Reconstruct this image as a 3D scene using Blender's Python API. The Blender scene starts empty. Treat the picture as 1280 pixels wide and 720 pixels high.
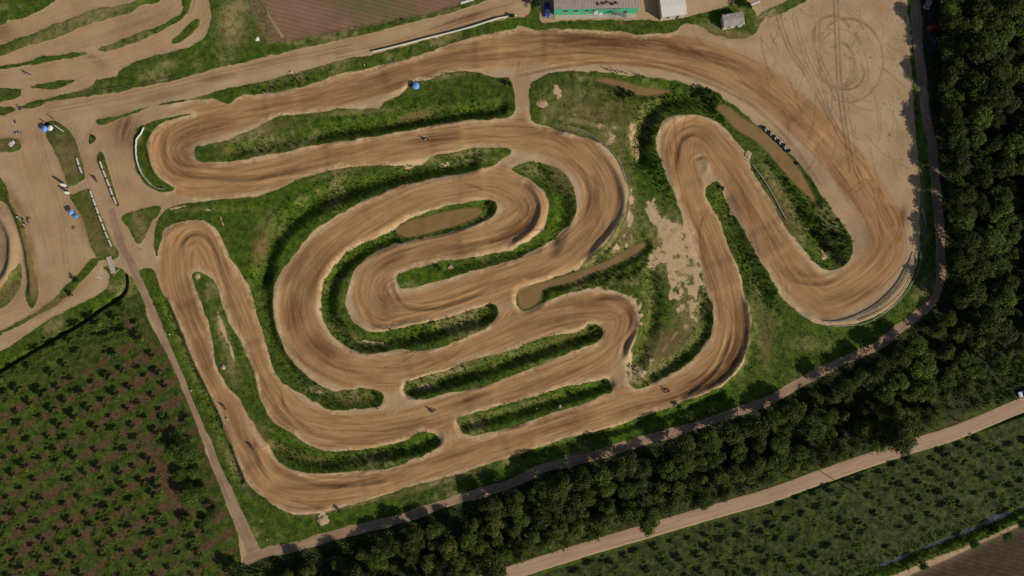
import bpy, bmesh, math, random
import numpy as np
from mathutils import Vector, Matrix, Euler

random.seed(7)
RNG = np.random.default_rng(11)
scene = bpy.context.scene
COL = scene.collection
SUN_EL = math.radians(33.0)
CAM_H = 216.0
S = 4.0                                   # map units per metre of the survey plan below


def W(px, py):
    """survey plan (east, south) -> world metres"""
    return ((px - 640.0) / S, (360.0 - py) / S)


def PW(pts):
    a = np.array(pts, float)
    return np.stack([(a[:, 0] - 640.0) / S, (360.0 - a[:, 1]) / S], 1)


# ------------------------------------------------------------------ survey plan
GRASS = dict(
 corner=[(-30,-10),(72,-10),(66,4),(50,14),(27,24),(10,26),(5,31),(-30,33)],
 strip_a=[(-20,64),(38,43),(75,28),(120,12),(160,4),(185,-6),(207,-6),(195,5),(175,8),(165,15),(135,24),(105,33),(65,50),(38,57),(15,65),(-20,76)],
 strip_b=[(123,62),(150,50),(180,39),(207,29),(218,22),(226,19),(229,10),(227,-4),(239,-4),(238,10),(231,20),(222,27),(200,40),(175,51),(150,60),(133,64)],
 small_a=[(215,52),(225,42),(240,28),(249,24),(250,31),(242,41),(230,51),(218,55)],
 north=[(266,-6),(265,22),(258,42),(245,54),(225,62),(195,69),(170,77),(150,89),(145,96),(122,100),(115,107),(88,116),(60,122),(32,130),(26,136),(50,133),(65,127),(100,122),(140,117),(175,109),(225,99),(265,87),(320,75),(365,63),(440,47),(505,31),(560,17),(600,4),(615,-6),(590,-6),(570,6),(500,23),(440,34),(362,48),(338,30),(325,-6)],
 small_b=[(-20,86),(37,76),(50,71),(82,67),(105,65),(108,69),(88,73),(55,79),(25,84),(-20,91)],
 small_c=[(38,109),(55,104),(80,100),(95,100),(88,105),(68,112),(50,111)],
 small_d=[(-20,111),(20,111),(27,117),(22,122),(-20,131)],
 small_e=[(-20,134),(15,134),(17,140),(-20,147)],
 parasol=[(54,155),(70,152),(82,160),(93,172),(97,180),(103,203),(107,220),(104,226),(88,234),(84,230),(76,205),(68,190),(62,180),(56,166)],
 tuft=[(112,170),(118,168),(121,174),(112,180)],
 south_road=[(121,150),(140,146),(160,141),(190,133),(225,125),(252,120),(278,112),(320,103),(365,92),(410,80),(440,72),(468,67),(540,48),(580,37),(620,26),(645,22),(655,22),(663,12),(667,-6),(672,-6),(674,10),(677,27),(700,26),(790,24),(825,26),(858,20),(880,15),(905,9),(915,2),(932,0),(940,10),(946,20),(940,35),(935,48),(905,46),(890,41),(875,33),(855,31),(840,40),(815,43),(795,44),(780,40),(727,37),(690,37),(672,38),(650,33),(640,38),(590,47),(550,60),(535,66),(500,76),(467,84),(455,87),(417,95),(402,102),(370,110),(335,117),(300,120),(287,130),(275,127),(260,124),(215,129),(185,135),(165,143),(140,153),(126,157)],
 bend=[(178,157),(200,149),(225,144),(243,142),(215,150),(196,158),(189,168),(185,182),(189,204),(200,222),(217,234),(214,240),(195,239),(180,229),(169,208),(166,180),(169,165)],
 isle_north=[(243,191),(247,183),(262,180),(283,175),(300,168),(320,160),(335,151),(350,145),(402,140),(427,136),(470,136),(480,127),(500,119),(515,104),(535,100),(557,92),(585,89),(598,91),(625,97),(637,98),(643,115),(643,143),(620,149),(595,150),(560,154),(525,160),(480,169),(452,174),(420,178),(395,182),(352,191),(320,197),(281,203),(250,202)],
 heart=[(195,320),(192,300),(197,277),(207,262),(225,255),(265,250),(320,245),(352,234),(380,222),(405,216),(427,210),(452,207),(495,206),(527,204),(540,195),(570,189),(600,184),(632,185),(639,190),(622,203),(615,208),(590,214),(560,220),(530,226),(505,231),(480,241),(455,251),(427,267),(402,282),(385,297),(367,320),(350,342),(343,365),(342,385),(347,412),(357,437),(370,457),(385,470),(402,482),(417,489),(430,488),(455,486),(470,487),(479,493),(480,500),(475,508),(455,511),(430,513),(410,512),(395,503),(370,489),(352,478),(343,463),(330,425),(320,390),(312,360),(300,340),(287,322),(280,305),(272,290),(262,280),(245,275),(228,277),(215,281),(205,290),(199,312)],
 west_loop=[(240,345),(245,340),(252,340),(265,349),(272,360),(280,385),(292,412),(305,435),(318,468),(322,485),(330,508),(342,527),(357,537),(367,542),(375,550),(390,558),(410,564),(430,564),(460,561),(480,557),(505,550),(520,542),(537,540),(548,549),(550,557),(535,566),(510,577),(490,585),(460,588),(420,591),(390,592),(370,589),(352,580),(340,567),(330,553),(320,535),(308,518),(300,500),(282,480),(270,457),(267,435),(262,410),(254,385),(246,362)],
 spiral=[(622,254),(610,249),(585,252),(557,257),(530,266),(505,276),(492,286),(475,295),(455,303),(437,313),(422,326),(410,341),(402,360),(400,385),(406,405),(417,422),(430,433),(445,440),(465,443),(480,441),(495,437),(520,439),(545,435),(560,431),(585,421),(605,411),(617,401),(622,391),(618,380),(602,383),(580,390),(560,397),(540,401),(515,406),(495,411),(470,414),(455,411),(442,401),(434,387),(432,372),(437,357),(442,341),(455,325),(470,315),(490,305),(500,304),(530,297),(560,290),(585,282),(605,276),(620,267)],
 spiral_core=[(497,345),(515,336),(540,330),(550,325),(570,324),(595,320),(620,316),(640,312),(648,307),(662,300),(677,287),(685,270),(686,257),(682,242),(672,232),(655,221),(642,214),(641,210),(650,205),(662,201),(680,204),(700,211),(710,221),(717,235),(721,252),(721,265),(715,278),(702,290),(690,300),(660,317),(640,325),(607,335),(570,345),(535,355),(505,361),(498,356)],
 centre=[(662,107),(672,100),(680,94),(690,90),(700,89),(730,89),(760,90),(780,94),(810,96),(840,100),(860,106),(880,110),(897,115),(907,125),(918,131),(932,142),(955,160),(968,168),(983,182),(995,197),(1010,217),(1025,240),(1040,262),(1057,285),(1065,297),(1065,315),(1060,327),(1047,337),(1032,337),(1020,330),(1007,315),(992,297),(977,277),(967,255),(955,237),(942,217),(935,197),(921,178),(905,160),(890,150),(872,144),(855,145),(837,147),(827,157),(821,172),(821,182),(825,200),(835,225),(842,240),(847,255),(852,270),(860,290),(867,312),(875,335),(882,360),(890,380),(892,402),(887,422),(875,440),(857,457),(835,470),(815,480),(795,486),(787,481),(785,468),(785,445),(791,428),(798,410),(799,390),(790,374),(775,366),(750,362),(725,364),(700,370),(680,379),(665,387),(652,389),(645,378),(647,367),(660,359),(680,351),(705,342),(722,336),(732,325),(747,312),(765,292),(777,272),(784,252),(784,235),(780,217),(772,202),(762,190),(750,180),(735,174),(710,167),(687,160),(667,153),(663,145)],
 outer=[(190,335),(197,350),(202,362),(217,392),(232,427),(245,460),(260,492),(275,522),(280,540),(290,560),(300,585),(315,610),(335,625),(350,636),(370,642),(395,641),(420,637),(445,629),(480,619),(510,609),(540,601),(575,592),(607,580),(640,572),(672,560),(705,549),(740,540),(780,530),(802,520),(840,509),(855,501),(880,491),(902,481),(922,461),(932,440),(937,410),(935,385),(928,360),(927,350),(920,330),(907,300),(900,277),(890,262),(881,243),(884,232),(897,227),(905,242),(915,262),(927,282),(940,307),(960,340),(970,360),(982,377),(1000,392),(1020,404),(1040,407),(1065,405),(1090,397),(1110,387),(1125,372),(1133,360),(1141,342),(1147,318),(1150,300),(1149,270),(1150,240),(1147,200),(1143,150),(1140,100),(1137,60),(1133,-40),(1144,-40),(1147,50),(1155,125),(1165,180),(1172,255),(1175,305),(1174,340),(1167,375),(1150,390),(1120,414),(1067,445),(1015,470),(960,501),(885,527),(820,546),(752,567),(677,586),(595,617),(520,642),(445,662),(370,684),(335,690),(318,682),(308,668),(283,610),(262,557),(240,510),(209,435),(193,395),(178,360),(172,340)],
 ditchside=[(-30,455),(-30,448),(0,440),(30,420),(65,397),(100,380),(132,362),(138,345),(130,335),(140,333),(152,336),(160,345),(170,352),(182,378),(180,400),(150,408),(110,425),(70,450),(30,478),(-30,515)],
 pit_fence=[(90,246),(112,237),(120,255),(130,277),(140,300),(147,312),(147,322),(137,326),(130,325),(122,325),(116,312),(108,287),(100,265)],
 lane=[(121,193),(126,190),(130,195),(136,213),(143,235),(150,256),(146,258),(137,240),(128,216),(121,200)],
 rough=[(153,270),(190,259),(201,259),(200,267),(190,278),(185,292),(175,305),(168,300),(160,285)],
 isle_mid=[(504,482),(510,476),(532,470),(560,462),(585,451),(607,446),(640,437),(667,426),(695,418),(722,415),(736,406),(747,405),(754,414),(752,422),(742,431),(722,437),(695,447),(665,460),(640,470),(610,481),(590,487),(560,492),(535,499),(517,500),(505,492)],
 isle_low=[(570,526),(575,522),(590,516),(615,510),(640,503),(677,492),(712,482),(740,477),(757,474),(764,480),(765,490),(750,496),(730,505),(705,512),(677,521),(655,530),(640,534),(620,539),(597,544),(580,542),(573,534)],
 bank_w=[(-30,205),(0,220),(15,250),(30,282),(40,315),(46,345),(48,372),(40,386),(33,372),(35,340),(28,300),(10,256),(-30,245)],
 bank_sw=[(118,322),(122,330),(102,352),(88,368),(60,388),(20,410),(-30,432),(-30,415),(0,412),(30,398),(60,380),(82,358),(100,340)],
 arena=[(-30,370),(0,362),(14,345),(25,330),(28,345),(22,365),(8,382),(-30,395)],
 pit_w=[(-30,174),(0,173),(18,172),(25,176),(26,186),(10,190),(-30,192)],
 hut=[(880,26),(900,14),(930,8),(945,20),(960,12),(1010,-10),(1030,-10),(1000,6),(975,18),(955,26),(940,45),(905,46),(885,40)],
)
FOREST = [(1170,-160),(1172,-40),(1176,100),(1186,200),(1190,300),(1186,360),(1160,395),(1125,422),(1070,455),(1015,480),(960,511),(885,537),(820,556),(752,578),(677,598),(595,629),(520,654),(445,674),(380,694),(345,700),(330,740),(300,860),(420,860),(560,740),(600,718),(680,690),(760,664),(850,640),(930,615),(1000,590),(1070,569),(1130,550),(1165,533),(1215,515),(1280,492),(1450,440),(1450,-160)]
ORCH_W = [(-160,560),(-60,510),(0,468),(60,432),(100,409),(127,390),(160,372),(176,366),(186,400),(215,455),(240,515),(256,560),(280,620),(297,665),(302,700),(290,860),(-160,860)]
ORCH_E = [(560,860),(590,745),(660,724),(740,696),(815,674),(890,651),(960,631),(1042,604),(1135,569),(1215,545),(1280,521),(1450,460),(1450,580),(1280,630),(1240,650),(1170,685),(1085,716),(1000,750),(800,860)]
PLOW_N = [(322,-80),(322,-2),(358,52),(440,37),(500,26),(570,8),(640,-20),(760,-80)]
PLOW_NW = [(308,-80),(311,-2),(318,25),(335,55),(357,53),(322,-2),(322,-80)]
PLOW_SE = [(1040,860),(1100,745),(1140,717),(1183,699),(1228,678),(1275,657),(1315,642),(1450,588),(1450,860)]

PONDS = dict(
 spiral_pond=[(495,286),(510,277),(535,270),(560,264),(585,260),(600,260),(602,267),(590,275),(570,282),(545,289),(520,295),(505,296),(497,291)],
 long_pond=[(897,134),(905,130),(915,135),(930,147),(952,160),(971,177),(984,191),(999,208),(1009,226),(1021,250),(1015,248),(999,233),(986,220),(971,202),(957,186),(941,173),(930,167),(918,158),(905,143)],
 south_pond=[(647,367),(655,360),(680,353),(722,340),(760,326),(800,304),(807,309),(780,326),(745,341),(715,353),(682,361),(676,375),(665,384),(652,386)],
 north_pond=[(745,99),(760,97),(780,101),(810,109),(840,113),(815,119),(795,117),(775,108),(755,103)],
)
STREAM = [(960,800),(1010,760),(1050,735),(1095,712),(1125,700),(1160,685),(1195,672),(1225,660),(1255,646),(1300,628),(1450,570)]

CIRCUIT = [(1040,373),(1085,345),(1110,312),(1104,275),(1080,235),(1045,190),(1000,145),(955,108),(900,80),(830,64),(740,58),(640,60),(560,71),(470,98),(380,122),(300,138),(240,153),(210,172),(206,198),(226,220),(265,225),(310,221),(380,206),(460,186),(540,172),(620,164),(690,172),(735,203),(753,245),(735,288),(690,328),(620,357),(540,385),(490,392),(465,375),(470,345),(510,322),(580,306),(635,288),(660,262),(640,236),(600,228),(520,244),(440,288),(393,330),(372,380),(388,430),(430,460),(500,466),(580,440),(660,405),(720,388),(768,388),(776,410),(750,445),(680,478),(600,505),(520,530),(440,540),(370,525),(332,480),(305,410),(285,360),(266,312),(245,292),(224,310),(226,360),(250,425),(285,500),(308,560),(345,608),(400,617),(480,602),(580,570),(680,538),(780,505),(860,480),(908,440),(914,390),(897,330),(868,262),(848,205),(853,168),(880,166),(918,212),(950,270),(985,332),(1020,367)]
ROADS = [
 ([(-60,170),(0,150),(60,140),(125,128),(250,98),(400,63),(520,35),(640,6),(700,-30)], 11),
 ([(40,140),(50,200),(70,260),(85,300),(90,340),(60,370),(0,395)], 34),
 ([(130,160),(112,190),(130,225),(150,258),(200,250),(260,235)], 14),
 ([(155,150),(148,180),(158,225),(175,252),(220,246)], 16),
 ([(-30,55),(30,38),(100,10),(150,-10)], 16),
 ([(-30,82),(60,58),(150,36),(220,8),(235,-20)], 14),
 ([(-30,100),(80,88),(150,72),(215,45),(250,15),(255,-20)], 14),
 ([(-30,128),(40,120),(110,92)], 9),
 ([(655,70),(652,120),(655,170)], 12),
 ([(625,400),(640,380)], 10), ([(492,470),(492,520)], 12), ([(560,530),(562,570)], 12), ([(775,440),(775,500)], 10),
 ([(150,262),(158,300),(178,350)], 10),
 ([(200,262),(188,290),(192,330),(205,360)], 5),
]
PATH_W = [(140,265),(150,300),(164,330),(178,360),(193,395),(209,435),(225,470),(240,510),(254,540),(262,557),(271,585),(283,610),(296,640),(308,668),(318,690)]
PATH_S = [(310,700),(335,690),(370,683),(407,672),(445,662),(480,654),(520,642),(557,629),(595,617),(640,604),(677,586),(715,577),(752,567),(800,552),(840,541),(885,527),(915,517),(960,501),(990,484),(1015,470),(1042,457),(1067,445),(1100,430),(1120,414),(1150,391),(1167,375),(1174,355),(1176,320),(1175,290),(1172,255),(1168,217),(1165,180),(1160,162),(1155,125),(1151,87),(1147,50),(1144,0),(1140,-60),(1136,-160)]
GRAVEL = [(440,783),(560,742),(648,713),(740,684),(815,662),(890,640),(960,620),(1032,594),(1122,563),(1190,542),(1240,522),(1274,508),(1340,486),(1450,450)]

# berms: (polyline, height m, sigma m)
BERMS = [
 ([(688,164),(720,173),(748,188),(769,212),(780,243),(778,270),(765,291),(746,313),(730,328)], 1.25, 1.3),
 ([(655,228),(670,240),(677,260),(670,283),(652,300),(632,310)], 1.35, 1.2),
 ([(930,365),(937,400),(933,435),(920,460),(900,480),(870,494),(848,505)], 1.1, 1.3),
 ([(1146,318),(1134,346),(1116,370),(1090,391),(1060,402),(1025,402),(1000,388)], .75, 1.5),
 ([(765,368),(783,377),(796,395),(796,412),(787,432),(781,455)], .9, 1.2),
 ([(205,312),(214,290),(240,280),(262,288),(280,318),(296,350)], .6, 1.3),
 ([(192,160),(188,185),(194,210),(212,226),(240,232)], .7, 1.2),
 ([(350,345),(343,385),(350,425),(370,455),(400,480)], .5, 1.5),
 ([(440,395),(460,412),(490,410)], .5, 1.3),
 ([(826,168),(835,152),(860,146),(890,153)], .7, 1.4),
 ([(832,180),(840,220),(850,250)], .6, 1.4),
 ([(345,600),(330,580),(318,545)], .5, 1.2),
 ([(350,634),(380,640),(420,634)], .5, 1.2),
 ([(-20,262),(0,268),(14,290),(17,315),(10,345),(-20,372)], 1.5, 1.5),
 ([(870,204),(876,202),(882,206),(881,213),(874,213)], 1.0, 1.0),
 ([(5,235),(22,270),(33,305),(40,345),(40,380)], .9, 1.1),
]
# ditches: (polyline, depth m, half width m)
DITCHES = [
 ([(400,166),(470,157),(545,145),(625,134)], 1.5, 2.6),
 ([(290,190),(340,180),(390,170)], .8, 2.5),
 ([(585,203),(520,214),(455,231),(405,249),(365,275),(340,305),(328,345)], 1.7, 3.6),
 ([(328,345),(329,380),(340,420),(362,458),(395,490),(430,500),(468,499)], .9, 2.8),
 ([(606,262),(560,280),(505,292),(455,312),(425,335),(410,365),(412,400),(440,428),(490,426),(540,414),(610,393)], 1.5, 3.0),
 ([(345,560),(390,578),(440,573),(500,562),(543,549)], 1.4, 2.7),
 ([(512,488),(560,475),(620,457),(690,432),(745,415)], 1.5, 2.6),
 ([(578,532),(640,516),(700,498),(760,480)], 1.3, 2.3),
 ([(690,310),(705,270),(702,240),(675,215)], .9, 2.8),
 ([(560,335),(640,318),(690,298)], .7, 2.2),
 ([(800,200),(803,160),(825,130),(870,122),(900,140)], 1.5, 3.0),
 ([(905,250),(918,290),(935,325),(955,365)], 1.2, 3.4),
 ([(960,200),(990,250),(1020,290),(1045,318)], 1.0, 3.0),
 ([(815,345),(818,380),(810,420),(795,455)], .9, 3.0),
 ([(880,380),(880,415),(855,445),(815,470)], 1.1, 2.4),
 ([(700,348),(760,330),(800,308)], .9, 3.0),
 ([(-40,488),(0,463),(60,427),(100,404),(127,385),(150,370),(157,358),(156,345)], 1.9, 1.15),
 ([(640,575),(740,546),(840,517),(900,492)], .8, 2.0),
 ([(205,375),(235,450),(270,520),(300,600)], .8, 1.8),
 ([(560,746),(648,721),(740,692),(815,670),(890,648),(960,628),(1042,601),(1135,565),(1215,541),(1280,517)], .9, .8),
]
DITCHES = [(p, dep * 1.15, hw * 1.3 if hw > 2 else hw) for p, dep, hw in DITCHES]
# ruts: (polyline, depth, half width)
RUTS = [
 ([(205,163),(201,185),(206,202),(222,213),(250,218),(310,221),(380,207)], .45, 1.0),
 ([(225,320),(227,302),(240,291),(256,296),(268,318),(277,345),(290,375)], .35, .8),
 ([(345,485),(355,510),(372,527),(392,540),(430,547)], .35, .7),
 ([(325,562),(342,582),(372,597),(410,604),(455,602),(500,594)], .4, .8),
 ([(735,372),(765,370),(785,380),(796,396),(794,412),(782,432),(777,455)], .5, .9),
 ([(965,325),(985,345),(1010,352),(1035,351),(1055,340)], .35, .8),
 ([(487,345),(490,362),(500,378),(520,385),(560,380),(610,362)], .4, .7),
 ([(452,380),(462,400),(480,407),(500,402),(540,393)], .35, .8),
 ([(848,200),(850,175),(868,165),(890,175)], .35, .8),
 ([(868,210),(868,200),(880,196),(890,205)], .4, .6),
 ([(850,495),(885,470),(905,440),(912,410)], .35, .7),
 ([(840,215),(845,190),(842,165)], .3, .8),
 ([(345,410),(365,440),(400,465),(440,480)], .25, .8),
 ([(560,309),(610,300),(650,285),(664,265)], .3, .8),
 ([(690,185),(725,215),(735,245),(725,275)], .25, .8),
 ([(720,345),(765,305),(780,270)], .25, .6),
 ([(640,95),(740,78),(830,85),(920,120),(980,170),(1030,240)], .15, .5),
 ([(640,70),(740,66),(830,78),(910,108),(960,150)], .15, .5),
]
# jumps: (x, y, half length m, height m)
JUMPS = [(x, y, l + 1, h * .56) for x, y, l, h in [(500,92,4,.8),(610,64,3,.5),(430,196,4,.6),(700,57,4,.6),(560,171,4,.6),(480,262,4,.6),(590,305,3,.5),(530,455,4,.6),(600,490,3.5,.8),(690,468,3,.5),(315,450,4,.6),(240,400,4,.6),(270,470,3,.5),(650,548,4,.7),(735,520,3,.5),(905,345,3.5,.6),(1010,158,4,.5),(965,300,3.5,.6),(880,240,3,.5),(395,345,4,.5),(590,225,3,.4),(330,590,3,.5),(470,603,3,.6),(350,125,4,.6),(720,392,3,.4),(1065,212,3,.4)]]
# dark damp soil, with berm shade and a tree shadow painted in: (x, y, rx, ry, angle deg image-wise, strength)
WET_AND_SHADE = [(500,105,90,7,-15,.5),(620,72,80,5,-4,.5),(900,75,60,8,22,.6),(980,140,50,8,42,.5),(1060,240,40,8,58,.45),(430,190,60,6,-14,.4),(360,215,50,5,-10,.5),(370,330,8,40,35,.5),(420,455,40,6,22,.5),(520,455,50,6,-14,.35),(510,350,20,8,-30,.5),(480,375,8,26,0,.55),(640,350,60,5,-16,.35),(745,250,6,36,0,.5),(885,335,7,60,-16,.5),(930,250,10,50,-28,.4),(1000,345,30,8,20,.5),(1060,370,40,8,-15,.5),(320,470,8,44,-25,.5),(250,430,8,60,-20,.45),(300,540,8,44,-30,.45),(420,607,70,5,-4,.55),(560,570,70,5,-16,.5),(690,535,60,5,-16,.45),(740,378,40,6,-4,.5),(700,470,40,5,-20,.4),(760,52,95,11,2,.9),(850,62,55,9,14,.8),(690,42,60,6,0,.5),(560,72,50,6,-14,.5),(470,100,60,10,-15,.45),(380,125,60,10,-14,.35),(250,165,50,14,-25,.5),(160,165,22,24,-60,.75),(235,190,28,20,0,.6),(700,172,40,7,12,.4),(540,174,40,7,-8,.7),(740,260,14,30,10,.3),(730,300,30,10,-45,.4),(395,345,20,40,35,.5),(372,390,14,30,0,.65),(400,435,30,14,40,.65),(480,380,20,26,0,.4),(490,325,26,8,-30,.6),(560,310,40,5,-12,.45),(640,290,26,8,-35,.75),(660,265,7,22,0,.6),(580,315,30,4,-12,.5),(860,170,20,9,-30,.4),(845,195,6,26,0,.7),(880,170,20,14,30,.3),(880,480,45,13,-28,.8),(918,440,12,35,15,.8),(925,400,9,30,0,.55),(840,498,40,8,-18,.5),(1000,200,40,12,45,.3),(1085,300,30,25,60,.35),(960,300,14,30,-30,.4),(900,330,12,40,-18,.3),(590,498,26,6,-18,.7),(520,533,45,8,-8,.4),(470,548,60,6,-8,.55),(355,525,30,6,50,.55),(460,600,50,6,-8,.6),(360,590,34,8,25,.4),(310,580,20,24,60,.2),(240,390,18,36,-20,.4),(290,390,9,34,-20,.35),(700,400,60,8,-12,.4),(790,395,9,20,0,.6),(650,490,60,6,-18,.3),(240,360,20,14,0,.4),(700,520,50,7,-16,.35),(790,512,30,5,-16,.5),(5,300,16,44,0,.55),(205,120,36,6,-14,.45),(275,97,22,4,-12,.5),(580,22,40,4,-16,.55),(345,75,30,5,-14,.25),(120,75,14,6,30,.4),(180,30,60,10,-18,.25),(5,40,18,10,0,.6),(110,25,50,10,-20,.2),(1130,270,6,12,0,.8),(1132,178,10,14,0,.3)]
MUD = [(85,195,16,34,-18,.55),(75,170,14,14,0,.4),(118,280,12,44,-18,.6),(100,260,8,14,-10,.4),(20,255,6,26,-25,.85),(38,310,6,30,-12,.85),(43,355,6,26,0,.85),(60,384,44,5,-30,.7),(12,178,16,7,0,.9),(15,362,16,14,-40,.55),(180,275,14,14,0,.35),(134,225,4,30,-18,.5),(330,40,14,16,20,.5),(915,44,30,6,5,.45),(60,130,60,4,-14,.25),(975,250,8,40,-30,.5),(325,308,9,22,12,.9),(520,144,26,5,-14,.8),(835,428,26,16,-35,.85),(285,190,14,6,0,.7),(350,157,26,8,-10,.5),(977,262,9,34,-30,.7),(300,560,0.1,.1,0,0),(960,430,6,30,8,.5),(330,545,5,24,-35,.7),(380,573,20,4,10,.7),(440,502,22,4,0,.8),(700,222,8,30,-30,.5),(780,115,40,8,10,.3),(760,140,60,18,5,.35),(780,230,6,50,-4,.4),(700,425,50,4,-18,.5),(690,440,40,4,-18,.4),(110,285,10,30,-22,.6),(100,230,0.1,0.1,0,0)]
DRY = [(700,548,70,4,-17,.5),(440,630,60,3,-12,.7),(230,430,6,50,-20,.4),(290,580,6,40,-30,.4),(400,85,60,4,-14,.4),(560,95,30,4,-10,.4),(450,140,50,4,-4,.5),(300,172,30,5,-14,.6),(600,448,60,4,-16,.55),(560,466,40,4,-16,.6),(650,508,50,3,-16,.5),(350,560,16,5,20,.5),(430,215,50,3,-14,.4),(580,192,40,4,-8,.5),(700,215,6,40,-30,.45),(440,420,20,4,25,.5),(405,330,4,40,20,.6),(770,230,5,50,10,.6),(720,165,40,6,15,.5),(1152,250,6,60,-4,.6),(1150,100,5,80,-3,.5),(293,25,18,36,12,.85),(205,82,16,6,-8,.6),(320,165,24,10,-14,.6),(760,165,22,20,0,.55),(790,170,8,20,0,.9),(840,300,24,34,-20,.95),(850,340,26,18,-10,.95),(862,390,17,34,0,.8),(820,445,24,34,40,.6),(800,470,16,10,-30,.9),(785,270,12,45,0,.8),(810,380,10,40,0,.3),(775,300,14,22,30,.7),(715,120,34,14,0,.35),(690,130,8,22,20,.3),(730,153,34,4,12,.9),(762,170,14,5,50,.9),(278,415,6,26,-18,.9),(318,545,7,36,-30,.9),(290,460,10,20,-18,.5),(395,488,14,4,10,.8),(465,430,22,3,5,.7),(640,430,40,6,-18,.6),(530,484,14,5,-10,.8),(520,200,30,6,-5,.8),(260,262,50,3,0,.3),(85,200,16,30,-20,.5),(120,300,10,24,-20,.3),(175,285,8,22,-20,.6),(930,420,8,50,5,.35),(1010,430,26,10,0,.3),(950,400,8,60,-6,.4),(975,240,8,40,-30,.8),(1000,300,10,12,30,.5),(420,634,40,4,-12,.8),(560,600,60,4,-16,.6),(120,18,60,10,-20,.7),(60,46,50,8,-22,.5),(105,110,20,5,-10,.5),(920,44,24,6,10,.7),(890,34,18,6,0,.6),(960,22,20,10,-25,.7),(15,365,20,18,0,.4),(345,690,16,10,0,.8),(110,215,10,10,0,.3),(590,200,40,4,-5,.4)]

BARE = [(950,158,12,2.2,42,1),(968,170,12,2.2,42,1),(984,185,12,2.2,48,1),(1000,203,14,1.6,55,.7),(820,268,7,16,-10,.9),(832,300,9,30,-18,1.0),(872,345,8,34,-12,1.0),(845,350,14,12,20,.9),(838,372,4,24,4,.8),(858,405,7,14,0,.8),(1142,200,5,60,-3,.45),(1138,60,5,60,-2,.4),(1143,285,6,30,0,.7),(655,350,8,3,0,.5),(838,285,11,26,-14,.8),(852,325,15,22,-20,.8),(826,318,16,14,0,.9),(866,375,9,30,0,.9),(850,385,7,22,0,.8),(862,300,10,26,-14,1.0),(765,168,10,16,20,.6),(790,168,5,20,0,.9),(735,150,26,2.2,22,.9),(762,166,10,3,55,1),(788,265,5,32,4,.8),(776,305,6,18,32,.8),(835,430,2.5,24,38,1),(802,462,12,9,-40,1),(786,455,6,22,0,.8),(278,408,3,22,-18,1),(290,440,2.2,14,-15,.9),(318,540,5,26,-32,.8),(330,555,5,10,-35,.8),(395,490,10,2.5,10,.9),(695,113,7,14,-25,.8),(678,130,8,6,0,.7),(555,205,8,5,0,.7),(510,207,12,5,-10,.5),(465,428,18,1.6,6,.8),(530,485,11,3,-12,.8),(405,648,8,8,0,1),(815,408,3,30,10,.4),(1030,318,4,8,0,.9),(247,345,5,4,0,.8),(318,690,10,10,0,.8),(790,375,10,6,20,.7),(800,395,5,20,0,.7),(735,362,24,3,-8,.5),(905,262,3,10,0,.6),(915,268,3,9,-10,.7),(225,259,22,1.4,-12,.9),(258,262,14,1.4,15,.9),(279,280,1.5,12,-20,.9)]

BARE += [(815,262,9,20,-14,1.0),(845,300,16,28,-18,1.0),(858,335,13,28,-12,1.0),(838,330,16,12,10,.8),(868,385,8,26,0,.9),(848,375,8,24,4,.8),(785,300,5,22,30,.8),(798,190,4,20,0,.6),(815,330,8,10,0,.7),(738,155,20,2.5,20,.9),(645,120,3,4,0,.5),(812,452,10,14,-35,.7)]
PALE = [(122,338,12,16,-20,.9),(112,312,10,24,-20,.8),(95,290,8,20,-15,.5),(60,395,34,5,-30,.6),(70,240,10,40,-12,.35),(30,400,24,6,-25,.5),(640,12,30,8,-14,.5),(520,36,60,4,-15,.45),(900,55,40,8,14,.6),(870,45,30,6,10,.5),(1000,90,26,20,50,.5),(960,75,30,14,30,.5),(1100,130,20,80,0,.35),(1075,180,40,30,20,.35),(1040,30,50,20,0,.4),(300,100,60,4,-14,.4),(150,125,40,5,-10,.4),(1130,290,8,20,0,.8)]

# ------------------------------------------------------------------ survey grid
CELL = 0.25
X0, X1, Y0, Y1 = -176.0, 176.0, -104.0, 104.0
NX = int((X1 - X0) / CELL) + 1
NY = int((Y1 - Y0) / CELL) + 1
gx = np.linspace(X0, X1, NX, dtype=np.float32)
gy = np.linspace(Y0, Y1, NY, dtype=np.float32)
GX, GY = np.meshgrid(gx, gy)


def vnoise(X, Y, scale, seed):
    r = np.random.default_rng(seed)
    L = r.random((257, 257)).astype(np.float32)
    u = (X / scale) + 1000.0; v = (Y / scale) + 1000.0
    iu = np.floor(u); iv = np.floor(v)
    fu = u - iu; fv = v - iv
    iu = iu.astype(np.int64) % 256; iv = iv.astype(np.int64) % 256
    fu = fu * fu * (3 - 2 * fu); fv = fv * fv * (3 - 2 * fv)
    a = L[iv, iu]; b = L[iv, iu + 1]; c = L[iv + 1, iu]; d = L[iv + 1, iu + 1]
    return (a + (b - a) * fu) * (1 - fv) + (c + (d - c) * fu) * fv


def fbm(X, Y, scale, seed, octv=4):
    t = 0; amp = 1.0; s = 0
    for o in range(octv):
        t = t + amp * vnoise(X, Y, scale / (2 ** o), seed * 31 + o); s += amp; amp *= .55
    return t / s * 2 - 1


def spline(P, closed=False, n=6):
    P = np.asarray(P, float); N = len(P); out = []
    rng = range(N) if closed else range(N - 1)
    for i in rng:
        if closed:
            a, b, c, d = P[(i - 1) % N], P[i], P[(i + 1) % N], P[(i + 2) % N]
        else:
            a, b, c, d = P[max(i - 1, 0)], P[i], P[i + 1], P[min(i + 2, N - 1)]
        for k in range(n):
            t = k / n
            out.append(.5 * ((2 * b) + (c - a) * t + (2 * a - 5 * b + 4 * c - d) * t * t + (3 * b - a - 3 * c + d) * t ** 3))
    if not closed:
        out.append(P[-1])
    return np.array(out)


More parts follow.
